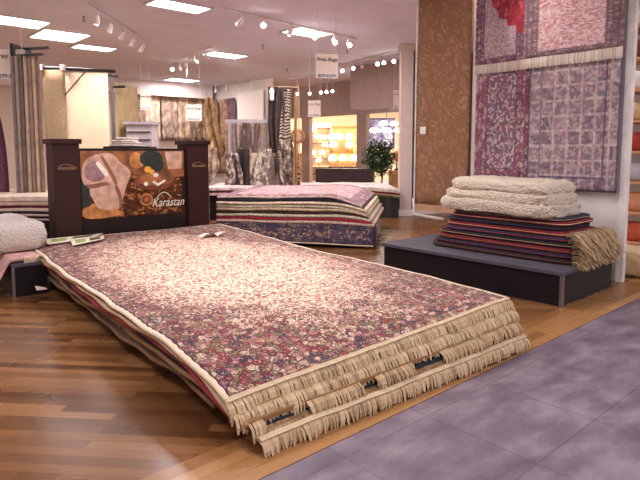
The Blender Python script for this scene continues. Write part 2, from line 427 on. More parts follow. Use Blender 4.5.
flat_on('brochure', [on_top(.12, 3.93, .03), on_top(.52, 4.0, .022), on_top(.78, 4.27, .022), on_top(.16, 4.24, .03)], 'open white leaflet with green pictures on the top rug, against the sign', 'brochure', extras=((.1, .4, .25, .8, M_green), (.5, .9, .5, .9, M_dprint)))
flat_on('brochure', [on_top(.30, 3.70, .026), on_top(.66, 3.88, .03), on_top(.74, 4.10, .03), on_top(.36, 4.02, .034)], 'smaller white leaflet lying in front of the open leaflet on the top rug', 'brochure', extras=((.12, .42, .2, .8, M_green), (.55, .9, .2, .8, M_dprint)))
# folded price tag on the rug
b = MB(); p0 = on_top(1.78, 3.55, .004)
b.sheet(lambda a, t: p0+U*(.30*a-.15)+V*(.13*t-.065)+Z*(.004+.045*abs(sin(a*pi*1.5))*(1-.4*t)), 12, 3, (0, 0, -.002))
o = b.build('price_tag', M_paper); tag(o, 'crumpled white price tag lying on the far right part of the top floral rug', 'tag')
b = MB(); p0 = loc(-.02, 3.35, .05)
b.sheet(lambda a, t: p0+U*(.09*a-.1)+V*(.07*t)+Z*(.03*t*(1-a)+.06), 3, 3, (0, 0, -.002))
o = b.build('price_tag', M_paper); tag(o, 'small white tag sticking out under the left edge of the foreground stack', 'tag')

# ------------------------------------------------------------------ Karastan style headboard sign
sg = thing('display_sign', loc(1.17, 4.6, 0), 'dark brown freestanding sign with a living-room poster between two posts, behind the foreground stack', 'sign')
def sbox(b, u0, u1, v0, v1, z0, z1): b.box(loc(u0, v0, z0), U*(u1-u0), V*(v1-v0), Z*(z1-z0))
for (u0, u1) in ((.32, .60), (1.92, 2.21)):
    b = MB(); sbox(b, u0, u1, 4.42, 4.74, 0, 1.49); p = b.build('post', M_espresso, sg); smooth_bevel(p, .005)
    b = MB(); sbox(b, u0-.025, u1+.025, 4.395, 4.765, 1.47, 1.525); q = b.build('cap', M_espresso, p); smooth_bevel(q, .006)
    t = lettering('lettering', 'Karastan', .056, loc((u0+u1)/2, 4.414, 1.20), U, Z, M_gold, p, .35, .001)
    sb = MB(); sb.tube([loc((u0+u1)/2-.11-.0+.11-.08+.018*i, 4.415, 1.225+.016*sin(i*.42)) for i in range(10)], .0022, 4); sb.build('swash', M_gold, p)
b = MB(); sbox(b, .60, 1.92, 4.5, 4.6, .1, 1.42); bp = b.build('panel_frame', M_darkframe, sg); smooth_bevel(bp, .004)
# framed picture: flat artwork (armchair, table with flowers, patterned rug)
pu0, pu1, pz0, pz1 = .625, 1.895, .58, 1.39
def pic(s, t, d=0): return loc(pu0+(pu1-pu0)*s, 4.496-d, pz0+(pz1-pz0)*t)
M_picrug = rug_mat('picture_carpet', 1, 1, [c(84, 44, 22), c(110, 62, 30), c(70, 40, 24), c(168, 112, 60), c(96, 52, 26)], [c(150, 96, 48), c(100, 56, 28), c(60, 34, 20)], c(40, 24, 18), bw=.02, s1=30, s2=11, dark=.8, rough=.6)
pm = [M_picrug, plain('pic_floor', c(196, 128, 66), .6, var=.35, scale=9), plain('pic_chair', c(206, 164, 140), .6, var=.22, scale=10), plain('pic_chair_shade', c(138, 88, 70), .6, var=.2), plain('pic_table', c(120, 54, 26), .5, var=.3, scale=10), plain('pic_leaf', c(32, 44, 34), .6, var=.4, scale=20), plain('pic_flower', c(236, 170, 60), .6), plain('pic_white', c(238, 228, 212), .6), plain('pic_room', c(150, 92, 50), .6, var=.4, scale=8), plain('pic_throw', c(160, 120, 124), .6, var=.3, scale=12)]
pb = MB(); dd = [0.002]
def poly(mi, pts):
    pb.cur = mi; dd[0] += .0004
    if mi in (2, 3, 9, 1) and len(pts) > 4:
        for _ in range(2):
            pts = [q for (a, b_), (c_, d_) in zip(pts, pts[1:]+pts[:1]) for q in ((a*.75+c_*.25, b_*.75+d_*.25), (a*.25+c_*.75, b_*.25+d_*.75))]
    ids = [pb.vert(pic(s, t, dd[0]), (s, t)) for s, t in pts]
    pb.face(*ids)
def ell(cx, cy, rx, ry, n=20, a0=0): return [(cx+rx*cos(2*pi*i/n+a0), cy+ry*sin(2*pi*i/n+a0)) for i in range(n)]
b2 = MB(); b2.box(pic(0, 0, 0), U*(pu1-pu0), V*-.002, Z*(pz1-pz0))
poly(0, [(0, 0), (1, 0), (1, 1), (0, 1)])
poly(8, [(0, .62), (0, 1), (1, 1), (1, .60), (.72, .58), (.45, .66)])
poly(3, [(.12, .98), (.2, .98), (.19, .8), (.12, .8)]); poly(2, [(.80, .99), (.98, .99), (.98, .72), (.83, .72)])
poly(1, [(0, 0), (.42, .05), (.30, .16), (.10, .26), (0, .20)])
poly(1, [(.46, .98), (.56, .98), (.60, .80), (.52, .72), (.44, .78)])
poly(2, [(.0, .60), (.02, .84), (.12, .95), (.24, .98), (.31, .94), (.35, .84), (.44, .74), (.46, .64), (.42, .52), (.37, .30), (.36, .16), (.30, .13), (.14, .15), (.10, .30), (.04, .46)])
poly(3, [(.17, .93), (.20, .94), (.30, .66), (.33, .50), (.31, .48), (.27, .62)])
poly(9, [(.03, .62), (.03, .78), (.10, .86), (.15, .84), (.22, .66), (.20, .58), (.10, .55)])
poly(3, [(.29, .48), (.33, .50), (.37, .30), (.36, .16), (.33, .15), (.34, .30)])
poly(3, [(.0, .52), (.10, .52), (.22, .56), (.27, .50), (.22, .50), (.10, .46), (.02, .47)])
poly(7, [(.13, .82), (.16, .86), (.25, .66), (.22, .62)])
poly(5, [(0, .18), (.08, .22), (.07, .46), (0, .56)])
poly(4, ell(.70, .54, .22, .14)); poly(8, ell(.70, .57, .19, .10))
poly(5, ell(.66, .88, .12, .13, 9)); poly(5, ell(.72, .80, .07, .12, 7)); poly(6, ell(.62, .72, .035, .05, 7)); poly(6, ell(.66, .68, .025, .04, 6)); poly(7, ell(.60, .50, .022, .035, 8))
poly(7, [(.66, .52), (.72, .46), (.80, .53), (.79, .56), (.72, .50), (.68, .55)]); poly(7, ell(.70, .63, .03, .035, 8))
poly(1, ell(.60, .26, .07, .10, 10)); poly(4, ell(.60, .26, .05, .07, 10)); poly(1, ell(.60, .26, .025, .035, 8))
b2.build('picture_board', M_darkframe, bp)
pb.build('poster', pm, bp)
lettering('lettering', 'Karastan', .15, pic(.82, .20, .012), U, Z, pm[7], bp, .35, .001, sx=.8)
sb = MB(); sb.tube([pic(.70+.012*i, .27+.09*sin(i*.24), .012) for i in range(14)], .005, 5); sb.build('swash', pm[7], bp)

# ------------------------------------------------------------------ right platform with stacks
PC = Vector((2.15, 4.87, 0))
pf = thing('rug_display_platform', PC+E2*1+E1*.8, 'black low platform carrying the shaggy and striped rugs by the right wall', 'display platform')
b = MB(); b.box(PC+E2*.03+E1*.03, E2*2.10, E1*1.14, Z*.285); b.build('plinth', M_black, pf)
b = MB(); b.box(PC+Z*.285, E2*2.16, E1*1.2, Z*.035); o = b.build('top_panel', M_blacktop, pf); smooth_bevel(o, .004)
b = MB(); b.box(PC+E2*.0+E1*.005, E2*.03, E1*.03, Z*.285); b.build('corner_trim', M_metal, pf)

def slab(b, org, L, D, z0, th, rnd, nz, seed, tilt=0, n=28, m=14, pw=.55, uvs=1, dome=0):
    """pillowy folded textile: L along E2, D along E1, rounded sides; org = front-right corner"""
    cx = org+E2*(L/2)+E1*(D/2)
    NU, NV = n, m
    rows = []
    for j in range(NV+1):
        ph = -pi/2+pi*j/NV
        cr, sr = cos(ph), sin(ph)
        k = abs(cr)**pw; zz = z0+th/2+th/2*math.copysign(abs(sr)**(.6 if not dome else .9), sr)
        ring = []
        for i in range(NU*4):
            th_ = 2*pi*i/(NU*4)
            ex = .28
            x = math.copysign(abs(cos(th_))**ex, cos(th_)); y = math.copysign(abs(sin(th_))**ex, sin(th_))
            rr = 1-rnd*(1-k)
            q = Vector((x, y, zz*9+seed*7))
            w = nz*noise.noise(q*2.3+Vector((seed, 0, 0)))+nz*.5*noise.noise(q*8)
            px = x*(L/2*rr if False else (L/2-rnd*(1-k)))+math.copysign(w, x)
            py = y*(D/2-rnd*(1-k))+math.copysign(w, y)
            p = cx+E2*px+E1*py; zf = zz+nz*.5*noise.noise(Vector((px*2, py*2, seed)))*(z0 > .4)+tilt*px
            ring.append(b.vert((p.x, p.y, zf), (px+L/2, zz*uvs)))
        rows.append(ring)
    n4 = NU*4
    for r0, r1 in zip(rows, rows[1:]):
        for i in range(n4): b.face(r0[i], r0[(i+1) % n4], r1[(i+1) % n4], r1[i])
    b.face(*rows[0][::-1]); b.face(*rows[-1])

def wool(name, col, bs=90, amt=1, var=.12):
    m = N(name); v = m.coord(); n1, _ = m.noise(v, bs, 3); vo = m.vor(v, bs*.7)
    dk = tuple(x*.78 for x in col[:3])+(1,)
    m.done(m.mix(m.math('MULTIPLY', vo.outputs[0], .9, clamp=True), col, dk), .95, 0, .1); m.bump(m.math('SUBTRACT', n1, vo.outputs[0]), amt, .02); return m.m
M_shag = wool('shag_wool', c(236, 220, 200), 70)
def displace(o, strength, size, seed=0):
    t = bpy.data.textures.new('tuft', 'CLOUDS'); t.noise_scale = size; t.noise_depth = 1
    s = o.modifiers.new('sub', 'SUBSURF'); s.levels = 1; s.render_levels = 1
    d = o.modifiers.new('tuft', 'DISPLACE'); d.texture = t; d.strength = strength; d.mid_level = .5; d.texture_coords = 'GLOBAL'

# dark folded rugs
FR = PC+E1*.30+E2*.02
cols = [(c(58, 30, 30), 'dark brown'), (c(34, 36, 58), 'navy blue'), (c(110, 24, 34), 'deep red'), (c(36, 26, 34), 'near-black'), (c(42, 44, 70), 'slate navy'), (c(122, 26, 36), 'crimson'), (c(38, 28, 36), 'black'), (c(126, 34, 40), 'brick red'), (c(40, 42, 62), 'blue-black')]
edge_cols = [c(90, 60, 50), c(120, 36, 40), c(150, 96, 60), c(170, 130, 90), c(150, 40, 44), c(196, 160, 120), c(60, 52, 80), c(206, 184, 150), c(170, 140, 110)]
pos = ['at the very bottom of', 'second from the bottom of', 'third from the bottom of', 'fourth from the bottom of', 'in the middle of', 'fourth from the top of', 'third from the top of', 'second from the top of', 'on top of']
z = .322
for k, ((cl, cn), ec) in enumerate(zip(cols, edge_cols)):
    th = .05 if k < 7 else .038
    ins = (0, .0, .01, .02, .06, .09, .16, .13, .17)[k]; L = 1.68-.035*k-(.0 if k < 4 else .05)
    base = FR+E1*(.01*k)+E2*(.02+ins)
    r = thing('folded_rug', base+E2*L/2+E1*.38+Z*z, '%s folded rug %s the dark pile on the right platform' % (cn, pos[k]), 'rug', 'dark folded rugs on the right platform')
    b = MB(); slab(b, base, L-ins*.5, .76, z, th*.98, .028, .006, k+1, n=14, m=6)
    b.build('folded_body', plain('folded_wool', cl, .95, var=.25, scale=30, bump=.5), r, smooth=True)
    b = MB(); slab(b, base-E1*.006-E2*.006, L-ins*.5+.012, .77, z+th*.42, th*.15, .006, .006, k+1, n=14, m=4)
    b.build('edge_stripe', plain('edge_wool', ec, .95, var=.2, scale=30), r, smooth=True)
    if k < 6:   # tan shaggy fringe at the right-hand end
        f = MB(); rr = random.Random(k*5+2)
        for i in range(330):
            d = rr.uniform(.0, .78); zz = z+th*rr.uniform(.1, .95)
            ln = rr.uniform(.06, .15)*(1.25 if k > 1 else .9)
            p = base+E1*d+Z*zz+E2*.02
            sp = rr.uniform(-.25, .25)
            f.strand([p, p-E2*ln*.5+E1*sp*ln*.5+Z*.006, p-E2*ln*.85+E1*sp*ln-Z*ln*.15, p-E2*ln+E1*sp*ln*1.2-Z*ln*.35], rr.uniform(.004, .008))
        f.build('fringe', M_fringe2, r)
    z += th
# right-hand draped cream tassel rug pile end
zs = z
M_shagname = ['cream shag rug lowest of the three folded fluffy rugs on the right platform', 'cream shag rug in the middle of the three folded fluffy rugs on the right platform', 'cream shag rug topmost of the three folded fluffy rugs on the right platform']
for k in range(3):
    th = (.135, .13, .15)[k]
    b = MB(); slab(b, FR+E2*(.26+.03*k)+E1*(-.01+.02*k), 1.30-.09*k, .74-.02*k, zs-.03*k, th, .075+.03*k, .045, 20+k, tilt=.02, n=14, m=8, dome=k == 2)
    o = b.build('shag_rug', M_shag, smooth=True); displace(o, .045, .025)
    tag(o, M_shagname[k], 'rug', 'cream shag rugs on the right platform'); zs += th

# ------------------------------------------------------------------ hanging rugs on the right partition
M_h1 = rug_mat('hanging_red_medallion', .9, 2.4, [c(196, 168, 168), c(176, 150, 154), c(186, 160, 160), c(150, 120, 134)], [c(150, 116, 128), c(196, 168, 164), c(128, 70, 84), c(110, 92, 116)], c(100, 70, 86), bw=.16, s1=34, s2=13, dark=.35)
M_h2 = rug_mat('hanging_pale_floral', .9, 2.4, [c(214, 180, 180), c(196, 150, 156), c(204, 170, 168), c(182, 120, 132), c(222, 196, 190)], [c(130, 106, 110), c(154, 124, 126), c(176, 148, 144), c(104, 84, 92)], c(104, 82, 90), bw=.14, s1=36, s2=18, dark=.35)
M_h3 = rug_mat('hanging_crimson_border', .9, 1.6, [c(166, 146, 152), c(120, 98, 112), c(190, 168, 166), c(152, 88, 100), c(110, 92, 108)], [c(164, 92, 104), c(188, 152, 154), c(150, 80, 94), c(196, 170, 166)], c(92, 68, 84), bw=.2, s1=34, s2=12, dark=.5)
def panel_rug():
    m = N('hanging_grey_panelled'); uv = m.n('ShaderNodeTexCoord').outputs['UV']
    br = m.n('ShaderNodeTexBrick'); m.L.new(uv, br.inputs[0]); br.offset = 0; br.inputs['Scale'].default_value = 1
    br.inputs['Brick Width'].default_value = .15; br.inputs['Row Height'].default_value = .17; br.inputs['Mortar Size'].default_value = .014
    br.inputs['Color1'].default_value = c(116, 102, 114); br.inputs['Color2'].default_value = c(164, 146, 150); br.inputs['Mortar'].default_value = c(196, 178, 172)
    vo = m.vor(uv, 30); sc = m.n('ShaderNodeSeparateColor'); m.L.new(vo.outputs['Color'], sc.inputs[0])
    dots = m.ramp(sc.outputs[0], palette([c(180, 158, 158), c(124, 108, 120), c(160, 104, 114), c(96, 88, 104), c(190, 168, 164)]), True)
    col = m.mix(.5, br.outputs[0], dots)
    sp = m.n('ShaderNodeSeparateXYZ'); m.L.new(uv, sp.inputs[0]); u, v = sp.outputs[0], sp.outputs[1]
    d = m.math('MINIMUM', m.math('MINIMUM', u, m.math('SUBTRACT', 1.0, u)), v)
    col = m.mix(m.math('MULTIPLY', m.math('LESS_THAN', m.math('ABSOLUTE', m.math('SUBTRACT', d, .15)), .01), .7), col, c(80, 70, 96))
    col = m.mix(m.math('MULTIPLY', m.math('LESS_THAN', d, .02), .8), col, c(84, 70, 96))
    return m.done(col, .95, 0, .1)
M_h4 = panel_rug()
def wp(t, z, d=0): return S+E2*t-E1*d+Z*z
def hang(t0, t1, z0, z1, d, mat, lab, fr, uvw, uvh, extra=None, wav=.008):
    r = thing('wall_rug', wp((t0+t1)/2, z0, d), lab, 'rug', 'rugs hung on the right partition')
    b = MB()
    b.sheet(lambda a, q: wp(t1+(t0-t1)*a, z0+(z1-z0)*q, d+wav*sin(a*9+t0*7)*(1.2-q)+.004*noise.noise(Vector((a*5, q*5, t0)))), 20, 24, E1*.012, lambda a, q: (a*uvw, q*uvh))
    b.build('pile', mat, r, smooth=True)
    if extra: extra(r, d)
    if fr:
        f = MB(); t = t0+.003; rr = random.Random(int(t0*100))
        while t < t1:
            a = (t1-t)/(t1-t0); dd_ = d+wav*sin(a*9+t0*7)*1.2; l = .115*rr.uniform(.93, 1.05)
            f.strand([wp(t, z0+.004, dd_-.005), wp(t, z0-l*.5, dd_+.001), wp(t+rr.uniform(-.004, .004), z0-l, dd_-.002)], .0065)
            t += .0085
        f.build('fringe', M_fringew, r)
def redmed(r, d):
    b = MB(); pts = [(1.105, 3.45), (1.60, 3.45), (1.60, 3.30), (1.53, 3.22), (1.54, 3.14), (1.45, 3.06), (1.44, 2.98), (1.34, 2.95), (1.32, 2.87), (1.22, 2.85), (1.19, 2.78), (1.115, 2.74)]
    ids = [b.vert(wp(t, z, d+.014), (t, z)) for t, z in pts]; b.face(*ids)
    m = rug_mat('red_field', 9, 9, [c(168, 62, 74), c(150, 52, 64), c(176, 92, 96), c(140, 50, 62)], [c(160, 40, 50)]*2, c(96, 30, 44), bw=.01, s1=26, s2=10, dark=.5)
    b.build('medallion', m, r)
hang(.015, 1.10, 2.45, 3.5, .075, M_h2, 'pale rose floral rug with white fringe, upper right on the partition wall', True, .9, 2.4)
hang(1.09, 1.76, 2.45, 3.5, .045, M_h1, 'greyish rug with a red field corner and white fringe, upper left on the partition wall', True, .9, 2.4, redmed)
hang(.02, 1.03, .95, 2.52, .035, M_h4, 'grey and lilac rug with rows of squares, lower right on the partition wall', False, 1.0, 1.6)
hang(1.035, 1.75, .98, 2.52, .02, M_h3, 'mauve and crimson bordered rug, lower left on the partition wall', False, .9, 1.6)
b = MB(); b.box(wp(0, 3.5, .1), E2*1.78, E1*.09, Z*.04); b.tube([wp(.3, 3.52, .05), wp(.3, CH, .05)], .012); b.tube([wp(1.5, 3.52, .05), wp(1.5, CH, .05)], .012)
tag(b.build('hanging_rail', M_wmetal), 'white rail just under the ceiling holding the rugs of the partition wall', 'rail')

# brown carved panel rug hanging left of them
def leaf_mat():
    m = N('brown_leaf_carved'); uv = m.n('ShaderNodeTexCoord').outputs['UV']
    _, nc = m.noise(uv, 2.2, 2)
    wob = m.n('ShaderNodeVectorMath', operation='MULTIPLY_ADD'); m.L.new(nc, wob.inputs[0]); wob.inputs[1].default_value = (.5, .5, 0); m.L.new(uv, wob.inputs[2])
    w = m.n('ShaderNodeTexWave', wave_type='BANDS', bands_direction='DIAGONAL'); m.L.new(wob.outputs[0], w.inputs[0]); w.inputs['Scale'].default_value = 9; w.inputs['Distortion'].default_value = 9; w.inputs['Detail Scale'].default_value = 1.2; w.inputs['Detail'].default_value = 2
    v = m.vor(wob.outputs[0], 7, 'DISTANCE_TO_EDGE')
    f = m.math('MULTIPLY', w.outputs[1], m.math('MULTIPLY', v.outputs[0], 5, clamp=True))
    m.bump(f, .25, .01)
    return m.done(m.ramp(f, [(.05, c(142, 104, 78)), (.4, c(152, 114, 88)), (.9, c(168, 130, 102))]), .9, 0, .15)
M_leaf = leaf_mat()
r = thing('wall_rug', wp(2.28, .56, .0), 'large brown rug with carved leaf pattern hanging left of the partition wall', 'rug')
b = MB(); b.sheet(lambda a, q: wp(2.70+(1.86-2.70)*a, .64+(3.46-.64)*q, .0+.012*sin(a*7)*(1-q)), 16, 20, E1*.02, lambda a, q: (a*.9, q*2.9)); b.build('pile', M_leaf, r, smooth=True)
b = MB(); b.box(wp(1.86, .56, .012), E2*.84, E1*.04, Z*.09); b.build('bottom_band', plain('beige_tape', c(190, 150, 116), .8), r)
b = MB(); b.tube([wp(2.725, .5, 0), wp(2.725, CH, 0)], .012); b.box(wp(1.84, 3.46, .02), E2*.9, E1*.04, Z*.05); b.build('hanging_frame', M_wmetal, r)
b = MB(); b.box(wp(2.52, 1.62, .03), E2*.1, E1*.004, Z*.1); b.build('label_card', M_white, r)
# small bracket foot below
b = MB(); b.tube([wp(2.72, .72, .02), wp(2.70, .5, .03), wp(2.2, .47, .03)], .02)
b.build('bottom_bracket', M_wmetal, r, smooth=True)

# ------------------------------------------------------------------ second rug stack (behind right)
Q0 = Vector((.74, 7.92, 0)); D1 = Vector((-.985, .17, 0)).normalized(); D2 = Vector((.17, .985, 0)).normalized()
b = MB(); b.box(Q0+D1*.15+D2*.15, D1*2.0, D2*2.1, Z*.30); tag(b.build('rug_display_platform', M_black), 'black platform hidden under the striped-edge rug stack beyond the sign', 'display platform')
W2, Lg = 2.3, 2.4
lay = [('navy rug with tan floral border draped down the side of the middle stack', c(44, 42, 74), 'drape'),
       ('cream-edged rug lying just above the navy draped rug in the middle stack', c(206, 178, 160), 0),
       ('rug with crimson dotted edge in the middle stack', c(196, 120, 124), 0),
       ('pale green-grey edged rug above the crimson-edged one in the middle stack', c(204, 190, 166), 0),
       ('dark brown edged rug halfway up the middle stack', c(120, 88, 68), 0),
       ('tan edged rug in the upper half of the middle stack', c(206, 184, 152), 0),
       ('light sage edged rug near the top of the middle stack', c(212, 198, 172), 0),
       ('cream wool edged rug third from the top of the middle stack', c(220, 198, 172), 0),
       ('black and white edged rug second from the top of the middle stack', c(46, 36, 46), 0),
       ('pinkish floral rug on top of the middle stack', c(206, 160, 156), 0)]
z = .30
M_pink = rug_mat('pink_floral', W2, Lg, [c(212, 170, 166), c(190, 130, 136), c(222, 190, 180), c(170, 110, 120), c(214, 180, 172)], [c(180, 110, 120), c(210, 180, 170), c(130, 90, 104)], c(110, 80, 96), bw=.2, s1=26, s2=10, dark=.35)
M_navyb = rug_mat('navy_border', W2, .36, [c(104, 88, 104), c(76, 70, 96), c(120, 92, 100), c(176, 146, 122)], [c(176, 150, 122), c(120, 98, 104), c(80, 74, 98)], c(60, 54, 78), bw=.09, s1=30, s2=14, dark=.5)
for k, (lab, cl, kind) in enumerate(lay):
    th = .047 if k else .03
    def pz(x, y, z=z, k=k):
        e = min(x, W2-x, y, Lg-y); fx = x/W2
        dr = .15*max(0, 1-x/.6)**2*(k/10+.1)+.012*sin(x*5+k*.8)*(k > 0)*.4 + .008*max(0, 1-y/.15)**2
        return z+.02-.004*k*fx-dr+.006*noise.noise(Vector((x*3, y*3, k)))
    ins = .016*k
    ext = (.0, .05, .03, .045, .01, .03, .02, .04, .01, .0)[k]
    r = thing('area_rug', Q0+D1*W2/2+D2*Lg/2+Z*(z-.02), lab, 'rug', 'rugs of the middle stack')
    b = MB()
    b.sheet(lambda a, q: Q0+D1*(ins+a*(W2-ins+ext)-ext)+D2*(q*Lg-ext+.02*noise.noise(Vector((a*6, k*3, 0))))+Z*(pz(max(0, a*W2), q*Lg)+th*.9), 26, 20, (0, 0, -th*.86), lambda a, q: (a*W2, q*Lg))
    m = M_pink if k == len(lay)-1 else plain('stack_wool', cl, .95, var=.3, scale=24, bump=.4)
    b.build('pile', m, r)
    if kind == 'drape':
        b = MB()
        b.sheet(lambda a, q: Q0+D1*(a*(W2+.04)-.03)-D2*(.055+.02*sin(a*14)*(1-q)*.6+.02*(1-q))+Z*(.045+.05*a+(pz(max(0, a*W2), 0)+th*1.1-.045-.05*a)*q), 50, 8, D2*.02, lambda a, q: (a*W2, q*.36))
        b.build('hanging_border', M_navyb, r, smooth=True)
        b = MB(); b.sheet(lambda a, q: Q0-D1*(.055+.02*sin(a*9))+D2*(a*.9-.02)+Z*(.06+(.30-.06)*q), 14, 6, D1*.02, lambda a, q: (a*.9, q*.36)); b.build('hanging_border', M_navyb, r, smooth=True)
        b = MB(); b.tube([Q0+D1*(a/30*(W2+.04)-.03)-D2*(.075+.02*sin(a/30*14)*.6)+Z*(.043+.05*a/30) for a in range(31)], .012, 6); b.build('edge_binding', M_bind, r, smooth=True)
    else:
        b = MB(); f = MB()
        pts = [Q0+D1*(ins+a/40*(W2-ins+ext)-ext)-D2*(ext+.004-.02*noise.noise(Vector((a/40*6, k*3, 0))))+Z*(pz(max(0, a/40*W2), 0)+th*.45) for a in range(41)]
        b.tube(pts, th*.36, 6)
        ecol = {2: c(178, 40, 66), 4: c(70, 48, 40), 8: c(40, 30, 42), 9: c(226, 200, 186)}.get(k, tuple(min(1, x*1.1) for x in cl[:3])+(1,))
        b.build('edge_binding', plain('edge_wool', ecol, .95, var=.3, scale=40), r, smooth=True)
    z += th
ztop2 = z
# tassels at the stack's right corner
# ------------------------------------------------------------------ far stack with dark skirt
F0 = Vector((1.62, 11.55, 0))
r0 = thing('rug_display_platform', F0+Vector((-1, 1, 0)), 'dark skirted platform of the far rug stack beside the slim column', 'display platform')
b = MB(); b.sheet(lambda a, q: F0+Vector((-2.1*a, .02*sin(a*60), .44*q)), 60, 3, (0, .03, 0)); b.box(F0+Vector((-2.1, .03, 0)), (2.1, 0, 0), (0, 1.9, 0), (0, 0, .44)); b.build('skirt', plain('dark_skirt', c(44, 40, 36), .8), r0)
z = .442
for k, (cl, lab) in enumerate([(c(84, 88, 60), 'olive edged rug lowest on the far skirted platform'), (c(196, 160, 120), 'tan edged rug on the far skirted platform, under the dark red one'), (c(110, 40, 50), 'dark red edged rug on the far skirted platform'), (c(222, 196, 172), 'cream rug second from the top on the far skirted platform'), (c(232, 214, 206), 'whitish rug topmost on the far skirted platform')]):
    b = MB(); b.sheet(lambda a, q: F0+Vector((.03-2.16*a, -.03+.02*sin(a*11+k)+1.95*q, z+.036+.02*noise.noise(Vector((a*5, q*3, 4)))-.05*max(0, 1-a*5)**2)), 30, 10, (0, 0, -.034), lambda a, q: (a*2, q*2))
    tag(b.build('area_rug', plain('far_wool', cl, .95, var=.2, scale=12)), lab, 'rug', 'rugs of the far skirted stack'); z += .037
# another low stack far left of it
F1 = Vector((-2.3, 11.0, 0))
b = MB(); b.box(F1+Vector((.1, .1, 0)), (2.3, 0, 0), (0, 1.6, 0), (0, 0, .5)); tag(b.build('rug_display_platform', M_black), 'black platform of the far left rug stack in front of the hanging throws', 'display platform')
z = .502
for k, (cl, lab) in enumerate([(c(214, 180, 168), 'rose cream rug under the striped one on the stack before the hanging throws'), (c(70, 36, 42), 'dark striped rug on the stack before the hanging throws'), (c(226, 200, 190), 'pale rug topmost on the stack before the hanging throws')]):
    b = MB(); b.sheet(lambda a, q: F1+Vector((2.5*a, 1.8*q, z+.05+.01*sin(a*9))), 24, 6, (0, 0, -.048), lambda a, q: (a*2, q*2))
    tag(b.build('area_rug', plain('far_wool', cl, .95, var=.25, scale=9)), lab, 'rug', 'rugs of the stack before the throws'); z += .05

# ------------------------------------------------------------------ left side: platform, shag and striped stack
LC = Vector((-2.91, 5.22, 0))
pf2 = thing('rug_display_platform', LC+E2*.7+E1*.15, 'black platform at the left edge carrying the white shag rug', 'display platform')
b = MB(); b.box(LC, E1*.30, E2*1.4, Z*.29); b.build('plinth', M_black, pf2)
b = MB(); b.box(LC-E1*.01-E2*.01+Z*.29, E1*.32, E2*1.42, Z*.03); b.build('top_panel', M_blacktop, pf2)
b = MB(); b.box(LC-E1*.012-E2*.012, E1*.025, E2*.025, Z*.29); b.build('corner_trim', M_metal, pf2)
# pink-edged rug draping over the platform's corner
m_pk = plain('dusty_pink_wool', c(206, 160, 154), .95, var=.15, scale=14, bump=.6)
b = MB()
def drp(a, q):
    d = -.55+1.25*q; x = a*.46-.2
    if x < -.02: zz = .375-(-.02-x)*1.1-.03*sin(q*5); xx = x*.62
    else: zz = .375+.012*sin(q*9); xx = x
    return LC+E1*(xx-.01*sin(q*9))+E2*(.04+q*1.2)+Z*(zz)
b.sheet(drp, 16, 20, (0, 0, -.04), lambda a, q: (a, q))
tag(b.build('folded_rug', m_pk, smooth=True), 'dusty pink rug drooping over the left edge platform, under the white shag rug', 'rug')
b = MB(); slab(b, LC-E1*.26+E2*.20, 1.1, .66, .385, .31, .22, .03, 40, n=14, m=10)
o = b.build('shag_rug', wool('white_shag', c(238, 226, 216), 80), smooth=True); displace(o, .03, .03)
tag(o, 'thick white shag rug bundled on the platform at the left edge', 'rug')
# ivory folded corner poking out beside the stack
b = MB(); b.sheet(lambda a, q: LC+E1*(.10+.16*a)+E2*(-.015+.05*q)+Z*(.37-.17*q*(1-.5*a)+.02*sin(a*9)), 8, 6, E2*.012, lambda a, q: (a, q))
tag(b.build('rug_tassel', M_bind, smooth=True), 'limp ivory tassel corner hanging between the left edge platform and foreground stack', 'tassel')
# striped stack further back
G0 = Vector((-3.38, 7.05, 0))
b = MB(); b.box(G0+Vector((-1.9, .08, 0)), (1.85, 0, 0), (0, 1.3, 0), (0, 0, .44)); tag(b.build('rug_display_platform', M_black), 'black platform behind the white shag rug, under the striped-edge pile at left', 'display platform')
z = .442
sc_ = [(c(30, 24, 28), 'black'), (c(226, 206, 194), 'ivory'), (c(40, 28, 34), 'blackish brown'), (c(222, 200, 190), 'pale cream'), (c(48, 34, 40), 'charcoal'), (c(226, 204, 188), 'light cream'), (c(106, 34, 48), 'burgundy'), (c(216, 184, 166), 'tan cream'), (c(228, 206, 186), 'thick butter cream')]
ps = ['lowest', 'second from the bottom', 'third from the bottom', 'fourth from the bottom', 'in the middle', 'fourth from the top', 'third from the top', 'second from the top', 'topmost']
for k, ((cl, cn), pp) in enumerate(zip(sc_, ps)):
    th = (.06, .03, .026, .03, .03, .045, .03, .05, .07)[k]
    b = MB(); b.sheet(lambda a, q: G0+Vector((-2.0*a+.04, 1.4*q+.012*sin(a*10+k), z+th+.006*sin(a*8))), 20, 6, (0, 0, -th*.93), lambda a, q: (a*2, q*2))
    o = b.build('area_rug', plain('striped_wool', cl, .95, var=.12, scale=14)); smooth_bevel(o, .01)
    tag(o, '%s edged rug %s in the striped pile at the left edge' % (cn, pp), 'rug', 'rugs of the left striped pile'); z += th

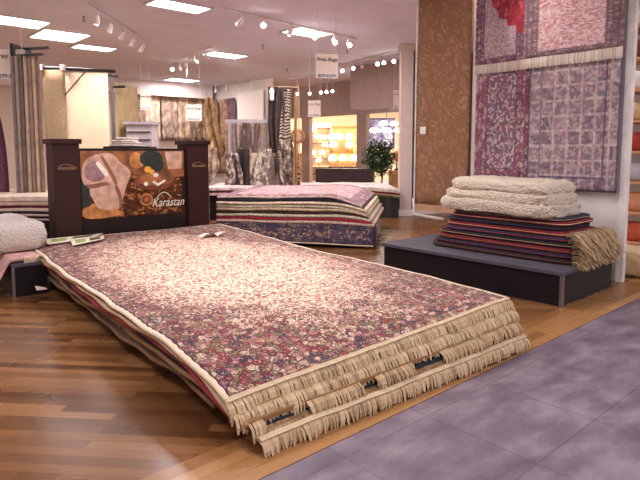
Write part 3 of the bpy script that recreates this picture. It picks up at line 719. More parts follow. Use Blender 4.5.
# ------------------------------------------------------------------ hanging rug fixtures, left
def vrug(name, p0, p1, z0, z1, mat, lab, cat='rug', group=None, folds=0, amp=.02, th=.015, uvw=1, uvh=2, parent=None, taper=1.0):
    p0 = Vector(p0); p1 = Vector(p1); d = (p1-p0); n = Vector((-d.y, d.x, 0)).normalized()
    b = MB()
    def f(a, q):
        cx = .5+(a-.5)*(1-(1-taper)*q**1.4)
        if taper < 1: cx += (1-q)*.45*sin(p0.x*23+z0*17)+.10*sin(q*6+p0.x*31)*(1-q)
        hz = z0+(z1-z0)*q
        if taper < 1: hz += (1-q)*(z1-z0)*.42*noise.noise(Vector((a*2.6+p0.x*5, p0.y*3, z0*4)))
        return p0+d*cx+n*amp*sin(a*folds*2*pi+q*1.5+p0.x*9)*(1-.35*q)+Z*hz
    b.sheet(f, max(8, int(folds*8)), 12, n*th, lambda a, q: (a*uvw, q*uvh))
    o = b.build(name, mat, parent, smooth=True)
    if parent is None: tag(o, lab, cat, group)
    return o
# swinging-arm rack seen edge-on: narrow hanging rugs
rack = thing('rug_swing_rack', (-4.0, 8.0, 0), 'tall wall rack with black bracket arms from which edge-on rugs hang at left', 'rack')
b = MB(); b.cbox(-4.22, 8.1, 0, .06, .06, 2.75); b.build('upright', M_wmetal, rack)
b = MB(); b.cbox(-3.98, 8.0, 2.80, .46, .05, .03, -.25); b.build('bracket_arm', M_dmetal, rack)
b = MB(); b.cbox(-3.92, 7.7, 2.66, .46, .03, .03, -.25); b.build('bracket_arm', M_dmetal, rack)
b = MB(); b.cbox(-4.18, 8.0, 2.68, .04, .5, .16); b.build('bracket_arm', M_dmetal, rack)
b = MB(); b.box((-4.25, 8.12, 0), (.1, 0, 0), (0, .1, 0), (0, 0, .08)); b.build('foot', M_dmetal, rack)
colsv = [(c(140, 122, 118), 'taupe'), (c(176, 154, 142), 'greige'), (c(126, 106, 98), 'dark mocha'), (c(204, 178, 158), 'sand'), (c(160, 134, 120), 'cocoa'), (c(216, 184, 156), 'light wheat'), (c(150, 122, 104), 'walnut')]
for i, (cl, cn) in enumerate(colsv):
    x = -4.13+i*.055
    vrug('hanging_rug', (x, 7.72, 0), (x*1.10+.02*(i % 2), 8.5, 0), .55+.03*(i % 3), 2.66, plain('hung_weave', cl, .9, var=.18, scale=8), '%s rug hanging edge-on from the swing rack, %s from the left' % (cn, ['first', 'second', 'third', 'fourth', 'fifth', 'sixth', 'last'][i]), 'rug', 'edge-on rugs on the swing rack', folds=1.2, amp=.010, th=.045)
# purple arched rug at the very left
b = MB()
for p in [0]:
    b.sheet(lambda a, q: Vector((-5.06+.66*a*(1-.30*q**3), 7.9, .75+1.52*q)), 10, 16, (0, .02, 0), lambda a, q: (a*.7, q*1.6))
tag(b.build('hanging_rug', rug_mat('plum_weave', .7, 1.6, [c(110, 66, 80), c(96, 56, 72), c(124, 80, 92)], [c(100, 60, 76)]*2, c(70, 44, 60), bw=.04, s1=40, s2=20)), 'plum rug with an arched edge hanging at the far left border', 'rug')
def card(p, w, h, xdir, lab, price='$299-$2299', title='Area Rugs', wire=None, ts=.2, grp='hanging price cards'):
    x = Vector(xdir).normalized(); n = x.cross(Z); p = Vector(p)
    r = thing('price_card', p-Z*h/2, lab, 'sign', grp)
    b = MB(); b.box(p-x*w/2-Z*h/2+n*-.004, x*w, n*-.008, Z*h); b.build('board', M_paper, r)
    b = MB(); b.box(p-x*w/2-Z*h/2+n*.0, x*w, n*-.004, Z*h*.2); b.build('price_strip', M_white, r)
    lettering('lettering', title, w*.24, p+n*.004+Z*h*.27, x, Z, M_ink, r, .15, .001, sx=.95)
    lettering('lettering', price, w*.175, p+n*.006-Z*h*.40, x, Z, M_ink, r, 0, .0015, sx=.95)
    if wire:
        b = MB()
        for s in (-.42, .42): b.tube([p+x*w*s+Z*h/2, p+x*w*s*.9+Z*(wire-p.z)], .003, 4)
        b.build('wire', M_wmetal, r)
card((-4.25, 7.8, 2.57), .42, .40, (1, .1, 0), 'cream price card with lavender strip above the plum arched rug at far left', wire=CH)
# textured beige + lit cream panel fixture
fx = thing('rug_swing_rack', (-4.2, 10.1, 0), 'dark rail rack with white ends holding the mossy beige rug and the cream panel', 'rack')
b = MB(); b.tube([(-4.9, 10.0, 2.84), (-3.62, 10.1, 2.79)], .03, 8); b.tube([(-4.1, 10.02, 2.8), (-4.45, 9.9, 2.35)], .012, 6); b.build('rail', M_dmetal, fx)
for x in (-4.88, -4.5):
    b = MB(); b.cbox(x, 9.98, 2.79, .07, .1, .1); b.build('rail_bracket', M_wmetal, fx)
for x in (-3.70,):
    b = MB(); b.cbox(x, 10.12, 0, .05, .06, 2.8); b.build('upright', M_metal, fx)
    b = MB(); b.cbox(x+.12, 10.12, 2.5, .22, .04, .04); b.build('bracket_arm', M_dmetal, fx)
    b = MB(); b.cbox(x+.1, 9.9, 2.66, .16, .04, .04, .4); b.build('bracket_arm', M_dmetal, fx)
vrug('hanging_rug', (-4.86, 9.98, 0), (-4.50, 10.0, 0), .5, 2.8, wool('moss_beige', c(176, 150, 118), 40, .3), 'mottled mossy beige rug on the rail beside the cream panel', folds=1, amp=.01)
vrug('hanging_rug', (-4.48, 10.02, 0), (-3.76, 10.08, 0), .5, 2.76, plain('cream_weave', c(244, 218, 184), .9, var=.03), 'smooth cream rug brightly lit on the dark rail, left of the brown sign', folds=.5, amp=.006)
vrug('hanging_rug', (-3.66, 10.2, 0), (-3.50, 10.9, 0), .5, 2.6, plain('olive_weave', c(176, 150, 110), .9), 'narrow olive tan rug hanging edge-on at the right end of the dark rail', folds=.5, amp=.006)
# cream rug strip far behind on wall
# ------------------------------------------------------------------ grey cabinet and folded throws behind the sign
cb = thing('display_cabinet', (-3.27, 10.4, 0), 'pale grey display cabinet with shelves standing behind the sign poster', 'cabinet')
b = MB(); b.cbox(-3.27, 10.4, 0, .46, .4, 1.86); b.build('body', plain('pale_grey', c(206, 192, 192), .6, var=.03), cb)
b = MB(); b.cbox(-3.27, 10.38, 1.86, .54, .48, .05); b.build('top', plain('grey_top', c(190, 178, 184), .6, var=.03), cb)
for zz in (1.72, 1.58):
    b = MB(); b.cbox(-3.27, 10.18, zz, .42, .03, .015); b.build('rail', M_dmetal, cb)
b = MB(); b.cbox(-3.2, 9.5, 0, .75, .45, 1.46); tag(b.build('display_table', M_darkframe), 'dark display table with folded white throws, just behind the sign poster', 'table')
z = 1.462
for k in range(4):
    b = MB(); b.cbox(-3.28+.03*(k % 2), 9.5, z, .44-.04*k, .3, .035, .08*k-.1); o = b.build('folded_throw', plain('throw_white', [c(226, 212, 200), c(206, 190, 180), c(232, 222, 212), c(218, 200, 190)][k], .95)); smooth_bevel(o, .014, 3)
    tag(o, '%s folded throw on the dark table behind the sign, %s of the pile' % (['off-white', 'greyish', 'bright white', 'beige'][k], ['bottom', 'second', 'third', 'top'][k]), 'throw', 'folded throws behind the sign'); z += .037

# hide rugs on the back-left wall
def hide_mat(name, a, b_, c_, sc=3):
    m = N(name); v = m.coord('Object', scale=(sc, sc, sc*.55)); n1, nc = m.noise(v, 1.6, 5, .75)
    m.bump(n1, .8, .03)
    return m.done(m.ramp(n1, [(.38, a), (.5, b_), (.6, c_)]), .95, 0, .1)
def wl(s, d=.2): return C0-E1*s-E2*d   # point on left wall, s metres left of the corner
hid = [(2.92, 2.55, c(128, 104, 90), c(176, 150, 128), c(220, 198, 172), 3.25, 'brown mottled pelt rug at the left end of the back wall row'),
       (2.52, 2.02, c(170, 138, 110), c(220, 196, 170), c(240, 224, 200), 3.2, 'cream and honey pelt rug second from the left on the back wall'),
       (1.98, 1.40, c(112, 88, 78), c(166, 140, 124), c(206, 182, 162), 3.2, 'grey brown pelt rug third from the left on the back wall'),
       (1.36, .84, c(138, 108, 86), c(190, 162, 136), c(222, 200, 174), 3.2, 'tan streaked pelt rug fourth from the left on the back wall'),
       (.80, .26, c(100, 76, 62), c(158, 128, 104), c(210, 184, 154), 3.15, 'brown and beige pelt rug nearest the corner on the back wall')]
for i, (s0, s1, a, b_, c__, zt, lab) in enumerate(hid):
    vrug('pelt_rug', wl(s0), wl(s1), 1.75, zt, hide_mat('pelt', a, b_, c__, 3.2), lab, 'rug', 'pelt rugs on the back wall', folds=2, amp=.03, th=.03)
b = MB(); b.tube([wl(3.0, .22)+Z*3.22, wl(.1, .22)+Z*3.22], .02); tag(b.build('hanging_rail', M_dmetal), 'dark rail along the back wall holding the pelt rugs', 'rail')
card((-4.30, 14, 2.60), .25, .42, (1, .2, 0), 'small price card hanging before the leftmost pelt rugs', wire=CH)
card((-3.12, 14, 2.32), .38, .40, (1, .2, 0), 'price card hanging before the tan pelt rugs near the corner', wire=CH)
card((-.14, 14, 2.42), .31, .40, (1, -.1, 0), 'price card hanging under the row of spotlights beside the lit opening', wire=CH)
card((1.84, 13.2, 2.58), .27, .42, (1, -.1, 0), 'price card hanging close to the slim column', wire=CH)
card((.11, 9, 2.72), .36, .38, (1, .22, 0), 'large cream price card hanging from the ceiling in front of the troffer light', wire=CH)
# dark upholstery between
vrug('hanging_rug', C0-E2*.25-E1*.25, C0-E2*.9-E1*.25, .6, 3.1, hide_mat('corner_brown', c(100, 76, 70), c(132, 100, 84), c(156, 120, 96)), 'brown rug hanging in the corner right of the pelt rugs', folds=2, amp=.04, th=.03)
vrug('hanging_rug', C0-E2*.95-E1*.25, C0-E2*1.45-E1*.25, .6, 3.1, hide_mat('honey_brown', c(112, 84, 64), c(146, 114, 86), c(176, 146, 116), 5), 'honey brown rug on the short back partition', folds=2, amp=.04, th=.03)
vrug('hanging_rug', C0-E2*1.5-E1*.25, C0-E2*1.95-E1*.25, .6, 3.1, hide_mat('plum_brown', c(84, 62, 72), c(110, 84, 92), c(140, 110, 112)), 'plum grey rug hanging left of the blank white panel', folds=2, amp=.04, th=.03)

b = MB(); b.box(C0-E2*2.0-E1*.16+Z*1.9, E2*-1.40, E1*-.04, Z*1.35); tag(b.build('display_board', plain('blank_board', c(244, 232, 224), .8, var=.01)), 'large blank white board on the partition above the grey rack', 'board')
for sx in range(5):
    q = C0-E2*(.5+sx*.68)-E1*.5; b = MB(); b.tube([q+Z*CH, q+Z*3.4], .015, 6); b.lathe(q+Z*3.3, [(.04, 0), (.05, .02), (.03, .12)], 10)
    tag(b.build('downlight', M_wmetal), '%s small downlight from the corner along the white partition' % ['first', 'second', 'third', 'fourth', 'fifth'][sx], 'spotlight', 'small downlights along the partition')
# ------------------------------------------------------------------ throw rack with grey header and hanging throws
rk = thing('throw_rack', (-1.5, 12.4, 0), 'grey rack with a flat header shelf from which many throws hang, behind the middle stack', 'rack')
b = MB(); b.cbox(-1.52, 12.3, 1.98, .98, .5, .07, .0); b.build('header', plain('rack_grey', c(176, 164, 166), .6), rk)
for x in (-1.93, -1.10):
    b = MB(); b.cbox(x, 12.3, 0, .08, .45, 1.98); b.build('side_panel', plain('rack_grey', c(186, 172, 172), .6), rk)
b = MB(); b.tube([(-1.93, 12.2, 1.3), (-1.1, 12.2, 1.3)], .015); b.build('cross_bar', M_dmetal, rk)
def throw(x, y, w, z0, z1, cl, lab, grp, folds=2.5, amp=.05, mat=None, taper=.55, rot=0):
    d = Vector((cos(rot), sin(rot), 0))*w/2; p = Vector((x, y, 0))
    vrug('hanging_throw', p-d, p+d, z0, z1, mat or plain('throw_wool', cl, .95, var=.25, scale=7), lab, 'throw', grp, folds, amp, .012, taper=taper)
g1 = 'throws on the upper bar of the grey rack'
for i, (cl, cn) in enumerate([(c(138, 114, 108), 'mauve grey'), (c(176, 152, 146), 'pale rose grey'), (c(100, 80, 72), 'charcoal brown'), (c(160, 140, 136), 'dove grey'), (c(110, 86, 76), 'umber'), (c(140, 118, 108), 'taupe')]):
    throw(-1.81+i*.125, 12.02-.04*(i % 3), .30, 1.22-.08*(i % 3), 1.97, cl, '%s throw on the upper bar of the grey rack, %s from the left' % (cn, ['first', 'second', 'third', 'fourth', 'fifth', 'sixth'][i]), g1, 1.5, .035, taper=.5)
def zebra(name, a, b_, sc=9):
    m = N(name); v = m.coord(); w = m.n('ShaderNodeTexWave'); m.L.new(v, w.inputs[0]); w.inputs['Scale'].default_value = sc*.5; w.inputs['Distortion'].default_value = 9; w.inputs['Detail'].default_value = 2; w.bands_direction = 'Z'
    return m.done(m.ramp(w.outputs[1], [(.45, a), (.55, b_)]), .9, 0, .1)
M_zeb = hide_mat('streaked_fur', c(50, 40, 42), c(120, 104, 100), c(226, 208, 192), 7)
M_zeb2 = zebra('zebra_wool', c(58, 46, 44), c(186, 168, 150), 10)
M_furs = [(M_zeb, 'black and white streaked'), (plain('fur_black', c(52, 40, 38), .9, var=.4), 'black'), (wool('fur_cream', c(216, 192, 168), 30), 'cream'), (hide_mat('f9', c(58, 48, 48), c(150, 134, 124), c(230, 214, 198), 9), 'mottled'), (plain('fur_grey', c(126, 106, 98), .95, var=.3), 'grey'), (zebra('fox', c(90, 70, 62), c(196, 172, 150), 6), 'brown ticked')]
for i, (m, cn) in enumerate(M_furs):
    throw(-1.86+i*.24, 11.84+.05*(i % 3), .42, .60, 1.34+.08*(i % 2), None, '%s fur in the lower row of the rack, %s from the left' % (cn, ['first', 'second', 'third', 'fourth', 'fifth', 'last'][i]), 'fur throws in the lower row', 1.7, .05, mat=m, taper=.6)
# left fur group
for i, (m, cn, x, w, z0, z1) in enumerate([(hide_mat('h1', c(120, 90, 60), c(154, 120, 84), c(186, 156, 118), 5), 'honey tan', -2.42, .34, 1.4, 2.55), (wool('f1', c(226, 200, 160), 22), 'creamy yellow', -2.42, .30, 1.05, 1.58), (hide_mat('f2', c(110, 84, 76), c(176, 150, 130), c(226, 204, 180), 6), 'cream and brown', -2.3, .30, .68, 1.45), (hide_mat('f3', c(120, 100, 98), c(170, 146, 136), c(206, 186, 170)), 'rose grey', -2.58, .22, .6, 1.35), (M_zeb, 'dark streaked', -2.45, .36, .55, .85)]):
    throw(x, 12.35-.09*i, w, z0, z1, None, '%s fur throw in the bundle left of the grey rack' % cn, 'furs bundled left of the grey rack', 1.8, .05, mat=m, taper=.5, rot=.1)
# tall dark throws at right of rack
for i, (m, cn, x, w, z0, z1) in enumerate([(plain('t0', c(58, 42, 40), .9, var=.3), 'plum black', -.98, .40, .9, 2.72), (plain('t1', c(70, 54, 50), .9, var=.4, scale=9), 'dark umber', -.80, .40, 1.0, 2.66), (M_zeb2, 'zebra striped', -.66, .26, 1.35, 2.66), (hide_mat('t2', c(60, 48, 44), c(104, 88, 82), c(190, 170, 150), 6), 'smoky grey', -.74, .42, .60, 1.6), (wool('t3', c(190, 150, 110), 20), 'camel', -.5, .10, .6, 2.6)]):
    throw(x, 11.95-.05*i, w, z0, z1, None, '%s throw hung right of the grey rack' % cn, 'long throws right of the grey rack', 1.6, .06, mat=m, taper=.55)
b = MB(); b.tube([(-.43, 12.0, 0), (-.45, 12.0, 2.75)], .012); b.tube([(-.45, 12.0, 2.72), (-1.2, 12.05, 2.74)], .01); b.cbox(-.43, 12.0, 0, .3, .3, .03)
tag(b.build('garment_pole', plain('pole_wood', c(196, 160, 124), .6)), 'pale thin pole with an arm from which the long dark throws hang', 'pole')
b = MB(); b.lathe((-1.0, 11.8, 2.42), [(.02, 0), (.05, .03), (.045, .14), (.06, .2), (.02, .27)], 10); tag(b.build('paper_tag', M_white, smooth=True), 'white tag bunched at the top of the plum black throw', 'tag')

# ------------------------------------------------------------------ lit shop beyond the opening
WB = plain('honey_wood', c(200, 150, 92), .6)
sh = thing('shelf_unit', (-.1, 23, 0), 'cream shelf unit with dark shelf gaps in the lit shop beyond the opening', 'shelf')
b = MB(); b.box((-.5, 23.3, 0), (.95, 0, 0), (0, .05, 0), (0, 0, 2.5)); b.box((-.5, 22.9, 0), (.05, 0, 0), (0, .4, 0), (0, 0, 2.5)); b.box((.42, 22.9, 0), (.05, 0, 0), (0, .4, 0), (0, 0, 2.5)); b.build('carcass', M_cream, sh)
for i in range(8):
    b = MB(); b.box((-.45, 22.9, .1+i*.31), (.87, 0, 0), (0, .4, 0), (0, 0, .04)); b.build('shelf', plain('shelf_dark', c(120, 84, 56), .7) if i % 2 else M_cream, sh)
def lamp(x, y, z, s, lab, stand=True, grp='glowing lamps in the lit shop'):
    r = thing('table_lamp', (x, y, z), lab, 'lamp', grp)
    b = MB(); b.lathe((x, y, z), [(.07*s, 0), (.08*s, .01), (.02*s, .04), (.05*s, .12*s), (.03*s, .2*s), (.012*s, .26*s)], 10); b.build('base', WB, r, smooth=True)
    b = MB(); b.lathe((x, y, z+.24*s), [(.13*s, 0), (.15*s, .04*s), (.12*s, .14*s), (.07*s, .2*s)], 12); b.build('lamp_shade', M_shade, r, smooth=True)
disp = [(.8, 21.6, 1.2), (1.6, 21.4, 1.0)]
rt = thing('display_table', (1.15, 21, 0), 'dark tiered table crowded with lamps in the lit shop', 'table')
b = MB(); b.cbox(1.15, 20.9, .0, 1.7, .8, .78); b.build('base', plain('dark_table', c(58, 36, 40), .6), rt)
b = MB(); b.cbox(1.0, 21.1, .78, 1.3, .5, .5); b.build('tier', WB, rt)
b = MB(); b.cbox(.8, 21.2, 1.28, .9, .4, .3); b.build('tier', WB, rt)
k = 0
desc = ['front left of the dark table', 'front centre left of the dark table', 'front centre of the dark table', 'front right of the dark table', 'middle tier left', 'middle tier centre', 'middle tier right', 'top tier left', 'top tier centre', 'top tier right']
for (x, y, z) in [(.45, 20.7, .78), (.85, 20.65, .78), (1.25, 20.7, .78), (1.8, 20.7, .78), (.5, 20.95, 1.28), (1.1, 20.98, 1.28), (1.5, 20.98, 1.28), (.45, 21.2, 1.58), (.75, 21.2, 1.58), (1.1, 21.2, 1.58)]:
    lamp(x, y, z, 1.0, 'small glowing lamp, %s, in the lit shop' % desc[k]); k += 1
for i, (x, z) in enumerate([(-.3, 1.05), (-.1, 1.68), (.15, 1.68), (-.25, 1.99), (.1, 1.05), (.2, 1.37), (-.05, .75)]):
    lamp(x, 22.95, z-.01, .8, 'glowing lamp on the cream shelf unit, %s' % ['left of the fourth shelf', 'middle of the sixth shelf', 'right of the sixth shelf', 'left on the seventh shelf', 'right of the fourth shelf', 'right of the fifth shelf', 'middle of the third shelf'][i], grp='glowing lamps on the cream shelf')
ww = thing('window_frame_display', (1.0, 24.5, 0), 'tall honey wood framed window panel at the back of the lit shop', 'frame')
b = MB()
for x in (.3, 1.0, 1.7): b.cbox(x, 24.6, .0, .09, .09, 2.45)
b.box((.3, 24.55, 2.38), (1.4, 0, 0), (0, .09, 0), (0, 0, .09)); b.build('frame', WB, ww)
b = MB(); b.box((.34, 24.62, 0), (1.32, 0, 0), (0, .02, 0), (0, 0, 2.38)); b.build('panel', plain('amber_panel', c(232, 180, 110), .6, var=.25), ww)
pw = thing('wall_picture', (1.85, 20.4, 1.5), 'dark blue-white picture panel behind the green tree in the lit shop', 'picture')
b = MB(); b.box((1.7, 20.4, 1.45), (1.0, 0, 0), (0, .05, 0), (0, 0, 1.1)); b.build('frame', plain('navy_frame', c(50, 40, 70), .5), pw)
b = MB(); b.box((1.76, 20.37, 1.51), (.88, 0, 0), (0, .03, 0), (0, 0, .98)); b.build('picture', hide_mat('snowy', c(70, 66, 100), c(120, 116, 146), c(190, 186, 200), 2), pw)
# chandelier
ch = thing('chandelier', (1.84, 15.6, 1.87), 'chandelier of nine frosted glass shades glowing beside the slim column', 'chandelier')
b = MB(); b.tube([(1.84, 15.6, 1.98), (1.84, 15.6, CH)], .012); b.lathe((1.84, 15.6, 1.87), [(.03, 0), (.06, .05), (.03, .14)], 10)
cc = Vector((1.84, 15.6, 1.93)); sh_ = []
for i in range(6): sh_.append((cc+Vector((  .38*cos(i*pi/3+.3), .38*sin(i*pi/3+.3), -.02))))
for i in range(3): sh_.append((cc+Vector((.2*cos(i*2.094), .2*sin(i*2.094), .17))))
for p in sh_: b.tube([cc, (cc+p)/2-Z*.05, p-Z*.02], .009, 6)
b.build('arms', M_metal, ch)
for p in sh_:
    b = MB(); b.lathe(p, [(.03, -.03), (.115, .0), (.105, .06), (.06, .09)], 12); b.build('glass_shade', emit('frost_glow', (1, .95, .9, 1), 5), ch, smooth=True)
# potted tree
tr = thing('potted_tree', (1.6, 14.6, 0), 'bushy green indoor tree in front of the lit opening', 'plant')
b = MB(); b.lathe((1.6, 14.6, 0), [(.16, 0), (.22, .3), (.24, .32), (.2, .33)], 14); b.build('pot', plain('clay', c(70, 50, 46), .7), tr, smooth=True)
b = MB(); b.tube([(1.6, 14.6, .3), (1.62, 14.6, .8), (1.58, 14.62, 1.3)], [.03, .025, .015], 6); b.build('trunk', WB, tr)
b = MB(); rr = random.Random(5)
for i in range(3200):
    th = rr.uniform(0, 2*pi); ph = math.acos(rr.uniform(-1, 1)); rd = .42*rr.uniform(.3, 1)**.5
    rd *= .82+.6*noise.noise(Vector((cos(th)*2, sin(th)*2, cos(ph)*3)))
    p = Vector((1.55+rd*sin(ph)*cos(th)*1.1, 14.6+rd*sin(ph)*sin(th)*.85, 1.20+rd*1.15*cos(ph)))
    d = Vector((rr.uniform(-1, 1), rr.uniform(-1, 1), rr.uniform(-1, .3)))  .normalized()*.08; s = d.cross(Vector((rr.random(), rr.random(), 1))).normalized()*.02
    i0 = [b.vert(p), b.vert(p+d*.5+s), b.vert(p+d), b.vert(p+d*.5-s)]; b.face(*i0)
b.build('foliage', plain('leaf_green', c(70, 100, 60), .6, var=.4, scale=10), tr)['kind'] = 'stuff'
# round wooden lamp on box near the column
bl = thing('nightstand', (2.12, 15.2, 0), 'small honey wood chest next to the column carrying a round lamp', 'nightstand')
b = MB(); b.cbox(2.06, 15.2, 0, .36, .34, .86); b.build('body', plain('honey', c(222, 174, 120), .5), bl)
b = MB(); b.cbox(2.06, 15.02, .5, .3, .015, .25); b.build('drawer', plain('honey', c(206, 156, 100), .5), bl)
lp = thing('table_lamp', (2.1, 15.2, .86), 'round orange wood lamp on a dark stem on the small chest', 'lamp')
b = MB(); b.lathe((2.08, 15.2, .862), [(.07, 0), (.07, .02), (.02, .05), (.02, .26)], 12); b.build('stem', M_darkframe, lp)
b = MB(); b.lathe((2.08, 15.16, 1.24), [(.02, -.03), (.13, -.02), (.15, .02), (.1, .05)], 18, (.2, -1, .1)); b.build('disc_shade', plain('amber_wood', c(214, 140, 80), .5), lp, smooth=True)
# sideboard in front of the opening
b = MB(); b.cbox(.75, 16.6, 0, 1.7, .5, .86, -.2); o = b.build('sideboard', plain('dark_sideboard', c(60, 40, 44), .6)); tag(o, 'long dark sideboard in front of the lit opening beneath the lamps', 'sideboard')
# orange framed goods left of the post
og = thing('mirror_stand', (-.75, 18.6, 0), 'amber wood mirror stand with round mirror left of the opening post', 'mirror')
b = MB(); b.cbox(-.74, 18.6, 0, .26, .1, 1.3); b.lathe((-.74, 18.58, 1.85), [(.02, -.03), (.22, -.03), (.25, 0), (.22, .03)], 18, (0, -1, 0)); b.cbox(-.74, 18.6, 1.3, .05, .05, .4); b.build('frame', plain('amber', c(206, 140, 80), .5, var=.3), og)
b = MB(); b.lathe((-.74, 18.53, 1.85), [(.02, 0), (.15, 0), (.15, .012)], 18, (0, -1, 0)); b.build('mirror_glass', plain('glass_pale', c(240, 210, 190), .15), og)

# ------------------------------------------------------------------ shelf at the right border
rs = thing('shelf_unit', (4.1, 6.7, 0), 'honey wood shelf unit full of colourful folded textiles at the right border', 'shelf')
b = MB(); b.box((3.62, 7.0, 0), (1.2, 0, 0), (0, .04, 0), (0, 0, 3.1)); b.box((4.8, 6.6, 0), (.04, 0, 0), (0, .44, 0), (0, 0, 3.1)); b.build('carcass', M_white, rs)
for i in range(9):
    b = MB(); b.box((3.60, 6.58, .28+i*.36), (1.2, 0, 0), (0, .42, 0), (0, 0, .03)); b.build('shelf', plain('shelf_honey', c(206, 150, 104), .6), rs)
pc = [(c(196, 90, 60), 'rust orange'), (c(236, 226, 220), 'white'), (c(214, 150, 110), 'apricot'), (c(120, 60, 50), 'maroon'), (c(188, 180, 190), 'lilac grey'), (c(226, 206, 170), 'cream'), (c(170, 60, 50), 'red'), (c(240, 232, 226), 'snow white'), (c(200, 170, 130), 'sand')]
for i in range(9):
    for j in range(2):
        cl, cn = pc[(i*2+j*5) % 9]; cl2 = pc[(i*2+j*5+3) % 9]
        x = 3.82+j*.42; b = MB(); z0 = .31+i*.36
        b.lathe((x, 6.76, z0), [(.12, 0), (.165, .04), (.17, .12), (.15, .19), (.09, .22)], 14); o = b.build('cushion', plain('cushion_cloth', cl, .9, var=.15), smooth=True)
        tag(o, '%s cushion, %s shelf up at the right border, %s' % (cn, ['first', 'second', 'third', 'fourth', 'fifth', 'sixth', 'seventh', 'eighth', 'ninth'][i], ['nearer the partition post', 'farther from the post'][j]), 'cushion', 'cushions on the right border shelf')
b = MB()
slab(b, Vector((3.52, 5.95, 0)), .5, .5, 0, .3, .09, .03, 61, n=12, m=8); o = b.build('shag_rug', M_fringe2, smooth=True); displace(o, .04, .04)
tag(o, 'tan shaggy bundle on the floor behind the platform at the right border', 'rug')

# ------------------------------------------------------------------ ceiling lamps
def troffer(pts, lab, vis=True):
    P = [Vector(p) for p in pts]; cn = sum(P, Vector((0, 0, 0)))/4
    r = thing('ceiling_light', Vector((cn.x, cn.y, CH-.02)), lab, 'ceiling light', 'fluorescent ceiling lights')
    L_, W_ = 1.15, .62
    # long side along E1 or along given direction
    a = (P[1]-P[0]).normalized(); w = (P[3]-P[0]).normalized(); la = (P[1]-P[0]).length; lw = (P[3]-P[0]).length
    w = (w-a*w.dot(a)).normalized()
    o0 = cn-a*la/2-w*lw/2; o0.z = CH-.03
    f = MB(); t = .03
    f.box(o0, a*la, w*t, Z*.03); f.box(o0+w*(lw-t), a*la, w*t, Z*.03); f.box(o0, a*t, w*lw, Z*.03); f.box(o0+a*(la-t), a*t, w*lw, Z*.03); f.build('frame', M_wmetal, r)
    d = MB(); d.box(o0+a*t+w*t+Z*.012, a*(la-2*t), w*(lw-2*t), Z*.012); d.build('diffuser', M_glow, r)
    f = MB()
    for s in (1/3, 2/3): f.box(o0+w*(lw*s-.01)+a*t, a*(la-2*t), w*.015, Z*.012)
    f.build('louvre', M_wmetal, r)
    li = bpy.data.lights.new('troffer_light', 'AREA'); li.shape = 'RECTANGLE'; li.size = la-.1; li.size_y = lw-.1; li.energy = 52; li.color = (1, .95, .98)
    lo = bpy.data.objects.new('troffer_light', li); COL.objects.link(lo); lo.matrix_world = Matrix.Translation((cn.x, cn.y, CH-.035)) @ Matrix((a, w*-1, a.cross(w*-1))).transposed().to_4x4()
    # aim downward
    if (lo.matrix_world.to_3x3() @ Vector((0, 0, -1))).z > 0: lo.matrix_world = Matrix.Translation((cn.x, cn.y, CH-.035)) @ Matrix((a, w, a.cross(w))).transposed().to_4x4()
    return r
def rect(cx, cy, la, lw, ang=A):
    a = Vector((cos(ang), sin(ang), 0)); w = Vector((-sin(ang), cos(ang), 0)); q = Vector((cx, cy, CH))
    return [q-a*la/2-w*lw/2, q+a*la/2-w*lw/2, q+a*la/2+w*lw/2, q-a*la/2+w*lw/2]
tro = [(-5.15, 9.85, .85, .75, 'fluorescent ceiling light at the top left border of the picture'), (-5.0, 11.02, .88, 1.05, 'fluorescent ceiling light second from the left, above the swing rack'), (-4.85, 12.28, .85, .55, 'narrow fluorescent ceiling light third in the left row, before the track of mostly unlit spots'),
       (-2.15, 8.78, .92, .5, 'fluorescent ceiling light at the top edge above the poster sign'), (-2.19, 13.2, .97, .6, 'fluorescent ceiling light in the middle of the ceiling behind the sign'), (-4.33, 17.85, 1.0, .7, 'farthest small fluorescent ceiling light above the pelt rugs'), (-.22, 10.7, .88, .62, 'fluorescent ceiling light directly behind the bright spotlight and price card')]
for t in tro: troffer(rect(*t[:4]), t[4])
for (x, y, lab) in [(-2.6, 2.8, 'unseen fluorescent ceiling light added above the left wood floor'), (1.2, 1.2, 'unseen fluorescent ceiling light added above the near tiles'), (2.2, 7.8, 'unseen fluorescent ceiling light added above the right platform'), (4.2, 3.6, 'unseen fluorescent ceiling light added above the tile aisle'), (-1.0, 5.6, 'unseen fluorescent ceiling light added above the foreground stack'), (-6.6, 7.0, 'unseen fluorescent ceiling light added above the left striped pile'), (3.4, 13.6, 'unseen fluorescent ceiling light added behind the leaf pattern rug')]:  # more fixtures out of view, added to light the near floor and stacks
    troffer(rect(x, y, 1.1, .6), lab)

def spot(p, aim, lit, lab, grp, energy=0, size=.9):
    p = Vector(p); d = (Vector(aim)-p).normalized()
    r = thing('track_spotlight', p, lab, 'spotlight', grp)
    b = MB(); b.tube([(p.x, p.y, CH-.04), p-d*.02], .009, 6); b.build('stem', M_wmetal, r)
    b = MB(); b.lathe(p-d*.06, [(.018, 0), (.034, .03), (.042, .14), (.048, .15), (.040, .148)], 12, d); b.build('lamp_head', M_wmetal, r, smooth=True)
    b = MB(); b.lathe(p+d*.085, [(.02, 0), (.042, .002), (.036, .018), (.012, .026)], 12, d); b.build('bulb', M_bulb if lit else M_wmetal, r, smooth=True)
    if energy:
        li = bpy.data.lights.new('spot_light', 'SPOT'); li.energy = energy; li.spot_size = size; li.spot_blend = .9; li.shadow_soft_size = .06; li.color = (1, .92, .86)
        lo = bpy.data.objects.new('spot_light', li); COL.objects.link(lo); lo.location = p+d*.14; lo.rotation_euler = d.to_track_quat('-Z', 'Y').to_euler()
